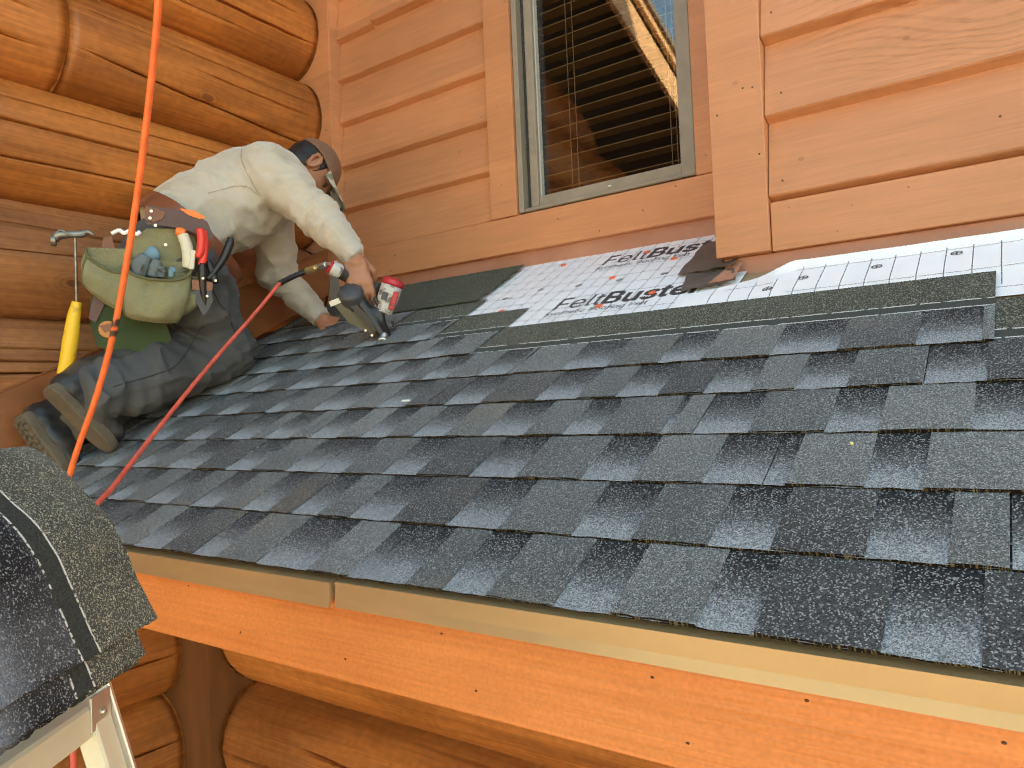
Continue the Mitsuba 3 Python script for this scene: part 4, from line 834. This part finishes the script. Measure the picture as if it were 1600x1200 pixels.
# tools: hammer
HM = 'hammer'
name_thing(HM, 'hammer with a yellow grip and thin steel shaft hanging from the tool belt', 'hammer')
put(HM+'__grip', HF.rod([(-.196, -.085, .02), (-.206, -.13, .02), (-.218, -.20, .02), (-.230, -.262, .02), (-.242, -.302, .02)], [.013, .018, .0215, .020, .017], 30, 14), 'yellow_grip', smooth=True)
put(HM+'__shaft', HF.rod([(-.192, .112, .02), (-.194, .02, .02), (-.197, -.088, .02)], .0042), 'tool_steel', smooth=True)
put(HM+'__head', HF.rod([(-.245, .094, .02), (-.235, .108, .02), (-.205, .112, .02), (-.178, .114, .02), (-.160, .121, .02), (-.142, .112, .02)], [.012, .014, .011, .012, .008, .004], 30, 12), 'tool_steel', smooth=True)
put(HM+'__face', HF.disc(-.247, .092, .02, .0165, .014, HF.e1), 'tool_steel')
put(HM+'__holder', cat([HF.rod([(-.250, .096, .03), (-.228, .122, .03), (-.20, .108, .032), (-.165, .112, .03)], .0035, 24, 8)]), 'nail_grey', smooth=True)
KN = 'utility_knife'
name_thing(KN, 'cream handled knife with an orange end, standing in the right pouch', 'knife')
put(KN+'__handle', HF.rod([(.098, .122, .058), (.108, .090, .062), (.112, .055, .064), (.108, .020, .062)], [.0165, .0175, .018, .016], 20, 14), 'cream_plastic', smooth=True)
put(KN+'__end_cap', HF.rod([(.080, .132, .054), (.092, .130, .056), (.104, .124, .058)], [.012, .015, .014], 12, 12), 'orange_plastic', smooth=True)
put(KN+'__slider', HF.box(.122, .045, .080, .016, .06, .012, -8), 'cream_plastic')
PL = 'pliers'
name_thing(PL, 'pliers with bright red grips, handles up in the leather loop', 'pliers')
put(PL+'__grip', HF.rod([(.146, .140, .085), (.150, .115, .086), (.146, .070, .086), (.136, .052, .086)], [.0115, .0125, .0120, .009], 20, 12), 'red_grip', smooth=True)
put(PL+'__grip', HF.rod([(.158, .136, .074), (.160, .100, .074), (.154, .050, .076), (.146, .028, .078)], [.008, .011, .012, .010], 20, 12), 'red_grip', smooth=True)
put(PL+'__jaw', HF.rod([(.150, .035, .080), (.150, .0, .080), (.150, -.045, .078), (.156, -.11, .074)], [.010, .013, .012, .006], 20, 10), 'black_plastic', smooth=True)
SHR = 'snips'
name_thing(SHR, 'black handled snips with open handles pointing up and right, by the leather loop', 'snips')
put(SHR+'__handle', HF.rod([(.236, .118, .070), (.232, .098, .070), (.214, .055, .072), (.190, .018, .076), (.165, -.015, .080)], [.0095, .0135, .0120, .0105, .010], 26, 12), 'black_plastic', smooth=True)
put(SHR+'__handle', HF.rod([(.168, .045, .066), (.172, .030, .068), (.180, .005, .074), (.186, -.025, .080)], [.008, .011, .012, .011], 20, 12), 'black_plastic', smooth=True)
put(SHR+'__blade', HF.plate([(.122, -.050), (.172, -.052), (.176, -.080), (.160, -.110), (.148, -.125), (.142, -.110), (.126, -.08)], .074, .082), 'gun_grey')
for a, b in ((.150, -.012), (.186, -.018), (.160, -.066)): put(SHR+'__rivet', HF.disc(a, b, .094, .0042, .006), 'steel')
GV = 'work_glove'
name_thing(GV, 'grey and blue work gloves stuffed in the green pouches', 'glove')
gm = [HF.rod([(-.03, -.01, .055), (-.018, .030, .060), (-.004, .055, .062)], [.022, .026, .016], 14, 10), HF.rod([(.010, -.01, .07), (.018, .020, .072), (.024, .042, .072)], [.016, .017, .012], 14, 10), HF.rod([(.03, -.01, .072), (.036, .022, .074)], [.015, .012], 12, 10)]
put(GV+'__palm', gm[0], 'grey_cloth', smooth=True); put(GV+'__finger', gm[1], 'grey_cloth', smooth=True); put(GV+'__finger', gm[2], 'grey_cloth', smooth=True)
put(GV+'__cuff', HF.rod([(-.015, .035, .045), (.015, .062, .046), (.028, .070, .046)], [.012, .024, .016], 14, 10), 'blue_cloth', smooth=True)
put(GV+'__finger', HF.rod([(.060, -.01, .09), (.064, .014, .094), (.072, .004, .098)], [.008, .008, .006], 12, 8), 'blue_cloth', smooth=True)
NB = 'loose_nails'
nm = []
for i in range(34):
    a, b = rng.uniform(-.02, .115), rng.uniform(-.010, .004); d = rng.normal(0, 1, 3); d /= np.linalg.norm(d)
    p = HF(a, b+.012, rng.uniform(.045, .095)); nm.append(tube(np.array([p-d*.014, p, p+d*.014]), .0016, 5))
put(NB, cat(nm), 'nail_grey'); name_thing(NB, 'loose roofing nails filling the green pouch of the tool belt', 'nails', kind='stuff')

# ------------------------------------------------------------------ nail gun
NG = 'nail_gun'
name_thing(NG, 'red, white and black pneumatic nail gun in the right hand of the worker', 'nail gun')
GF = Frame((-1.772, 1.705, .356), (.713, -.686, -.143))        # 462 px to the metre
ax_ = nrm(GF(.100, .072)-GF(.056, -.050))
def drum(a, b, c, prof, ax, n=30):
    z = nrm(ax); x = nrm(np.cross(z, GF.e3+.01)); y = np.cross(z, x); t = np.arange(n)*2*np.pi/n; o = GF(a, b, c)
    return loft([o+z*h+r*(np.cos(t)[:, None]*x+np.sin(t)[:, None]*y) for h, r in prof])
put(NG+'__cylinder', drum(.074, .008, -.012, [(-.052, .022), (-.047, .028), (-.02, .033), (.03, .035), (.044, .034)], ax_), 'gun_white', smooth=35)
put(NG+'__cap', drum(.074, .008, -.012, [(.0445, .035), (.050, .0385), (.062, .037), (.069, .030), (.072, .014)], ax_), 'gun_red', smooth=35)
put(NG+'__side_panel', GF.box(.092, .000, .0165, .020, .062, .012, -18, .004), 'gun_red')
put(NG+'__cooling_rib', cat([drum(.074, .008, -.012, [(-.048+.006*i, .030), (-.046+.006*i, .0325), (-.044+.006*i, .030)], ax_) for i in range(5)]), 'gun_white')
put(NG+'__label', GF.box(.064, .016, .0212, .020, .026, .003, -18, .0008), 'gun_grey')
gn = sdf_mesh(f_union([f_box(GF(.050, -.080, -.008), (nrm(GF.e1*.36-GF.e2*.93), nrm(GF.e1*.93+GF.e2*.36), GF.e3), (.050, .019, .022), .010), f_box(GF(.034, -.046, -.008), (GF.e1, GF.e2, GF.e3), (.028, .026, .022), .010),
                       f_cap(GF(-.015, -.005, -.005), GF(.052, -.108, .018), .024, .014)], .012), GF.o-.17, GF.o+.17, .0045)
put(NG+'__nose_housing', gn, 'black_plastic', smooth=True)
put(NG+'__handle', GF.rod([(.048, .034, -.050), (.015, .046, -.078), (-.030, .066, -.078), (-.062, .082, -.045), (-.086, .097, -.010)], [.024, .019, .018, .021], 24, 16), 'gun_grey', smooth=True)
put(NG+'__handle_end', drum(-.098, .104, .0, [(-.026, .022), (-.020, .026), (.004, .026), (.009, .023)], nrm(GF(-.098, .104, .012)-GF(-.04, .070, -.006))), 'gun_white', smooth=35)
put(NG+'__end_cap', drum(-.098, .104, .0, [(.0095, .023), (.013, .0225), (.016, .019)], nrm(GF(-.098, .104, .012)-GF(-.04, .070, -.006))), 'gun_red', smooth=35)
put(NG+'__nail_canister', drum(-.044, .010, -.006, [(-.034, .036), (-.030, .041), (.018, .043), (.027, .040), (.034, .031), (.038, .014)], GF.e3*.62+GF.e2*.74-GF.e1*.12), 'gun_grey', smooth=35)
put(NG+'__canister_arm', GF.plate([(-.105, .080), (-.085, .076), (-.078, .030), (-.082, -.006), (-.100, -.012), (-.112, .020)], -.012, .012), 'black_plastic')
put(NG+'__magazine_door', GF.plate([(-.095, -.014), (-.074, .004), (-.010, -.082), (.030, -.120), (.012, -.098), (-.050, -.072)], .010, .016), 'gun_olive')
put(NG+'__magazine_body', GF.plate([(-.092, -.010), (-.066, .020), (.030, -.088), (.018, -.104), (-.045, -.070)], -.022, .0095), 'gun_olive')
put(NG+'__magazine_rail', GF.plate([(-.078, .022), (-.066, .028), (.036, -.080), (.040, -.100), (.022, -.096)], .016, .026), 'black_plastic')
put(NG+'__shoe_plate', GF.box(-.094, -.004, .018, .038, .018, .004, 22, .001), 'cream_plastic')
for i in range(6): put(NG+'__rail_slot', GF.box(-.056+.012*i, -.006-.0135*i, .0275, .004, .005, .004, -45, .0008), 'gun_grey')
put(NG+'__trigger', GF.rod([(.030, .012, .004), (.038, -.004, .006), (.044, -.018, .004)], .006, 12, 8), 'black_plastic', smooth=True)
put(NG+'__nose_tip', drum(.053, -.124, .028, [(-.012, .009), (-.010, .0125), (.012, .014), (.020, .012)], nrm([-.05, -.55, -.83])*-1), 'steel', smooth=35)
put(NG+'__nose_ring', drum(.0535, -.131, .036, [(-.007, .0125), (-.004, .016), (.004, .016), (.006, .0125)], nrm([.5, -.6, -.55])*-1), 'steel', smooth=35)
put(NG+'__bolt', GF.disc(.020, -.112, .018, .0045, .006), 'steel')
put(NG+'__bolt', GF.disc(.000, -.096, .020, .0045, .006), 'steel')
put(NG+'__depth_lever', GF.rod([(.084, -.068, .006), (.094, -.076, .008), (.096, -.090, .008)], .0045, 12, 8), 'black_plastic', smooth=True)

# ------------------------------------------------------------------ air hoses
AH = 'air_hose'
name_thing(AH, 'red air hose running from the nail gun down across the shingles', 'air hose')
inlet = GF(-.108, .118, .020)
hp = spline([(-1.946, 1.505, .414), (-1.922, 1.391, .306), (-1.882, 1.254, .190), (-1.824, 1.114, .077), (-1.727, .945, -.050), (-1.630, .815, -.136), (-1.560, .715, -.212), (-1.50, .66, -.40), (-1.46, .64, -.8)], 90)
put(AH+'__tube', tube(hp, .0056, 12), 'hose_red', smooth=True)
sr = spline([(-1.946, 1.505, .414), (-1.950, 1.562, .443), (-1.939, 1.606, .464)], 40)
put(AH+'__strain_relief', tube(sr, .0085+.0012*np.sin(np.arange(40)*1.9), 12), 'black_plastic', smooth=True)
d_ = nrm(inlet-sr[-1]); L_ = np.linalg.norm(inlet-sr[-1])
put(AH+'__brass_fitting', tube(np.array([sr[-1]+d_*L_*t for t in (0, .05, .08, .45, .48, .52)]), [.008, .011, .0115, .0115, .009, .008], 16), 'brass', smooth=30)
put(AH+'__steel_coupler', tube(np.array([sr[-1]+d_*L_*t for t in (.52, .58, .60, .86, .88, 1.0)]), [.006, .006, .0105, .0105, .007, .006], 12), 'steel', smooth=30)
AH2 = 'air_hose_001'
name_thing(AH2, 'orange red hose hanging taut from above in front of the worker, with a black smear', 'air hose')
hp = spline([(-.960, .565, .720), (-1.014, .588, .610), (-1.075, .609, .522), (-1.170, .633, .368), (-1.234, .641, .242), (-1.287, .644, .139), (-1.345, .643, .043), (-1.393, .636, -.035), (-1.421, .630, -.092), (-1.444, .622, -.162), (-1.44, .60, -.40), (-1.43, .58, -.8)], 120)
hp = np.vstack([spline([(-.60, .42, 1.9), (-.80, .51, 1.10)], 12), hp])
put(AH2+'__tube', tube(hp, .0053, 12), 'hose_orange', smooth=True)
# ------------------------------------------------------------------ loose shingles in the foreground, on a ladder
E_ = nrm([.571, -.821, .012]); A_ = np.array([-.999, .554, -.280])
prof = spline([(-.978, .567, -.350), (-.987, .561, -.316), (-.999, .554, -.280), (-1.012, .546, -.247), (-1.024, .537, -.212), (-1.041, .526, -.162), (-1.059, .514, -.126), (-1.084, .497, -.094), (-1.110, .480, -.062), (-1.132, .465, -.039), (-1.151, .452, -.030), (-1.179, .432, -.037), (-1.224, .401, -.060), (-1.29, .355, -.11), (-1.36, .30, -.18)], 40); nrm_t = np.gradient(prof, axis=0); nrm_t /= np.linalg.norm(nrm_t, axis=1, keepdims=True); NP = np.cross(nrm_t, E_); NP *= np.sign(NP[:, 2:3]+NP[:, 1:2]*-.3)
seg = np.concatenate([[0], np.cumsum(np.linalg.norm(np.diff(prof, axis=0), axis=1))])
SA = float(seg[np.argmin(np.linalg.norm(prof-A_, axis=1))])
def loose(ext, drop, a0, a1, seed, lift=0.0):
    """a bent shingle: its end hangs ext below the top one's end, it lies drop under it, between a0 and a1 across"""
    L = np.random.default_rng(seed); na, ns = 46, 56; aa = np.linspace(a0, a1, na); s = np.linspace(SA-ext, seg[-1], ns)
    i_ = lambda c: np.stack([np.interp(s, seg, c[:, k]) for k in range(3)], -1)
    P, N, Tn = i_(prof), i_(NP), i_(nrm_t); N /= np.linalg.norm(N, axis=1, keepdims=True); v = []
    j1, j2 = L.normal(0, .00035, (ns, na)), L.normal(0, .00035, (ns, na))
    for th in (0.0, -.0040):
        q = P[:, None]+aa[None, :, None]*E_+N[:, None]*(th-drop); edge = np.zeros((ns, na)); edge[0] = 1; side_ = np.zeros((ns, na)); side_[:, 0] = 1
        q = q+Tn[:, None]*(edge*j1*2)[..., None]+E_*(side_*j2*2)[..., None]+N[:, None]*(.006*(meshkit.fbm(np.stack(np.broadcast_arrays(s[:, None]*6+2, (aa[None]+0*a0)*6, 0*s[:, None]), -1), 2)-.5))[..., None]
        v.append(q.reshape(-1, 3))
    gf = gridfaces(ns, na); nn = ns*na
    rim = np.array([k for k in range(na)]+[r*na+na-1 for r in range(1, ns)]+[(ns-1)*na+k for k in range(na-2, -1, -1)]+[r*na for r in range(ns-2, 0, -1)]); r2 = np.roll(rim, -1); m0 = len(rim)
    V = np.vstack(v+[v[0][rim], v[1][rim]]); k0 = np.arange(m0); k1 = np.roll(k0, -1)
    m = trimesh.Trimesh(V, np.vstack([gf, gf[:, ::-1]+nn, np.stack([2*nn+k0, 2*nn+k1, 2*nn+m0+k1], 1), np.stack([2*nn+k0, 2*nn+m0+k1, 2*nn+m0+k0], 1)]), process=False)
    S, Aa = np.meshgrid(s, aa, indexing='ij'); uv = np.stack([S.ravel(), .337-Aa.ravel()+a0*.5], -1); ed = np.full((m0, 2), 5.0); ed[:, 0] = np.arange(m0)*.004
    return m, np.vstack([uv, uv, ed, ed+[[0, .004]]])
def loose_c(p, n, uv):
    s, v = uv.x, uv.y
    def cl(f, k): return cell_rand(s*f+.5*cell_rand(dr.floor(v*f), k), v*f, k)
    r1, r2, r3 = cl(760., 1.), cl(560., 2.), cl(400., 3.)
    c = mix((.060, .066, .060), (.098, .104, .092), fbm(s*9, v*9, 1., 3)); low = mix((.038, .040, .045), (.080, .086, .094), smoothstep(.35, .65, fbm(s*9, v*9, 4., 2)))
    low = dr.select((cell_rand(s*9.3+.2, 3.) > .45) & (v < .150), low*.62, low); blue = smoothstep(.10, .03, v); low = mix(low, (.24, .28, .33), blue*.7)
    head = v > .194
    c = dr.select(head, c, dr.select(v > .158, GR(.052, .058, .054), low)); amt = dr.select(head, .22, dr.select(v > .158, .0, .12))
    c = c*(.6+.6*r2); light = dr.select(head, GR(.46, .45, .33), GR(.30, .32, .34))
    c = mix(c, light, dr.select(r1 > 1-amt, .35+.6*r2, 0.)); c = mix(c, light*1.1, dr.select((r3 > .965) & (amt > .01), .7, 0.))
    wob = .003*(noise(s*45, v*9.)-.5); bt = noise(s*420, v*500, 2.); l1 = (1-smoothstep(.0008, .0026, dr.abs(v-.160+wob)))*smoothstep(.38, .52, noise(s*230, 3.)*.6+bt*.4); l2 = (1-smoothstep(.0008, .0026, dr.abs(v-.195+wob)))*smoothstep(.26, .42, noise(s*170, 7.)*.6+bt*.4)
    c = mix(c, (.68, .69, .66), dr.maximum(l1, l2)*.9)
    return dr.select(v > 2., mix((.014, .012, .009), (.30, .25, .12), smoothstep(.8, .9, cell_rand(p.x*400, p.y*400, p.z*400))*.8), c)
scene['loose_top'] = pr(mikit.proc(loose_c), .95, specular=.12)
LS = 'loose_shingle'
for i, (ext, dr_, a0, a1, lab) in enumerate(((0.0, 0.0, 0.0, .337, 'curled loose shingle topmost on the stack in the lower left corner'), (.034, .0065, .046, .383, 'second loose shingle of the lower left stack, just under the curled one'),
                                      (.037, .0125, .050, .387, 'third loose shingle of the lower left stack, just under the second'), (.041, .0185, .047, .384, 'lowest loose shingle of the lower left stack, lying on the ladder'))):
    m, uv = loose(ext, dr_, a0, a1, 50+i); k = new_thing(LS, lab, 'shingle', 'loose shingles stacked on the ladder'); put(k, m, 'loose_top', uv=uv)
LD = 'ladder'
name_thing(LD, 'pale fibreglass and aluminium ladder top in the lower left corner, under the loose shingles', 'ladder')
c0 = np.array([-1.066, .492, -.392]); ld = nrm([.020, .017, -.1]); sd = nrm(np.cross(E_, [0, 0, 1.0])); sd = sd if sd @ CAMR < 0 or True else -sd
put(LD+'__top_rail', frame_box(c0+E_*.205-[0, 0, .006], E_, sd, [0, 0, 1], .44, .030, .044, .004), 'cream_plastic')
def leg_parts(b, k):
    l2 = nrm(E_-ld*(E_ @ ld)); w2 = np.cross(ld, l2)
    put(LD+'__leg', frame_box(b+ld*1.25+l2*.012, ld, l2, w2, 2.5, .040, .030, .003), 'cream_plastic')
    put(LD+'__leg_flange', frame_box(b+ld*1.24-l2*.0125, ld, l2, w2, 2.54, .0085, .044, .002), 'aluminium')
    put(LD+'__leg_flange', frame_box(b+ld*1.24-l2*.004+w2*.0185, ld, l2, w2, 2.54, .0085, .005, .001), 'aluminium')
leg_parts(c0-E_*.008, 0); leg_parts(c0+E_*.43, 1)
put(LD+'__corner_plate', frame_box(c0+[0, 0, .004]+E_*.008-sd*.0165, E_, [0, 0, 1], sd, .046, .046, .003, .001), 'aluminium')
for s_ in (-1, 1):
    for b_ in (c0+E_*.004, c0+E_*.42):
        m = trimesh.creation.icosphere(2, .0055); put(LD+'__rivet', trimesh.Trimesh(m.vertices+b_+sd*s_*.0175, m.faces, process=False), 'steel', smooth=True)
for i in range(1, 6): put(LD+'__rung', frame_box(c0+ld*(.02+.34*i)+E_*.21, E_, sd, [0, 0, 1], .40, .030, .030, .004), 'aluminium')

# ------------------------------------------------------------------ small things on the roof
FL = 'flashing_scrap'
name_thing(FL, 'crumpled brown metal flashing lying on the white felt beside the peach corner board', 'flashing')
def sheet(pts, th, seed, amp=.004, n=22, mat='old_paper', key=FL):
    """a crumpled sheet spanned by four corners"""
    a, b, c, d = [np.asarray(p, float) for p in pts]; u_, v_ = np.meshgrid(np.linspace(0, 1, n), np.linspace(0, 1, n)); u_, v_ = u_.ravel()[:, None], v_.ravel()[:, None]
    P = (a*(1-u_)+b*u_)*(1-v_)+(d*(1-u_)+c*u_)*v_; N = nrm(np.cross(b-a, d-a)); N = N if N[2] > 0 else -N
    P = P+N*(amp*2*(meshkit.fbm(np.column_stack([u_*4+seed, v_*4, 0*u_]), 3)-.5))[:, None]
    gf = gridfaces(n, n); rim = np.array(list(range(n))+[r*n+n-1 for r in range(1, n)]+[(n-1)*n+k for k in range(n-2, -1, -1)]+[r*n for r in range(n-2, 0, -1)]); r2 = np.roll(rim, -1); nn = n*n
    m = trimesh.Trimesh(np.vstack([P, P-N*th]), np.vstack([gf, gf[:, ::-1]+nn, np.stack([rim, r2, r2+nn], 1), np.stack([rim, r2+nn, rim+nn], 1)]), process=False)
    if m.volume < 0: m.invert()
    return put(key, m, mat, smooth=50)
sheet([RP(-.802, 1.305, .006), RP(-.62, 1.235, .034), RP(-.62, 1.64, .016), RP(-.800, 1.560, .006)], .0012, 1., .004, key=FL+'__upper_sheet')
sheet([RP(-.745, 1.165, .006), RP(-.600, 1.175, .012), RP(-.62, 1.240, .022), RP(-.770, 1.290, .004)], .0012, 3., .004, key=FL+'__lower_sheet')
sheet([RP(-.675, 1.180, .011), RP(-.610, 1.180, .014), RP(-.605, 1.272, .024), RP(-.640, 1.262, .022)], .0012, 4., .002, mat='flashing_metal', key=FL+'__lower_sheet')
DB = [(-1.08, .60, .011), (-2.20, 1.00, .008), (-.72, .72, .012), (-1.62, .57, .010), (-.30, 1.35-.55, .012), (-.52, .845, .010)]
for i, (s_, v_, w_) in enumerate(DB):
    pass
CH = 'granule_chip'
m = frame_box(RP(-1.255, .585, .022), [1, .1, 0], UVEC, NVEC, .024, .006, .003, .001); put('white_chip', m, 'white_spot'); name_thing('white_chip', 'small white chip lying on a shingle course in the middle of the roof', 'chip')
m = trimesh.creation.icosphere(2, .0026); put('yellow_speck', trimesh.Trimesh(m.vertices+RP(-.218, .385, .020), m.faces, process=False), 'pale_yellow'); name_thing('yellow_speck', 'tiny pale yellow speck on a shingle at the right', 'speck')
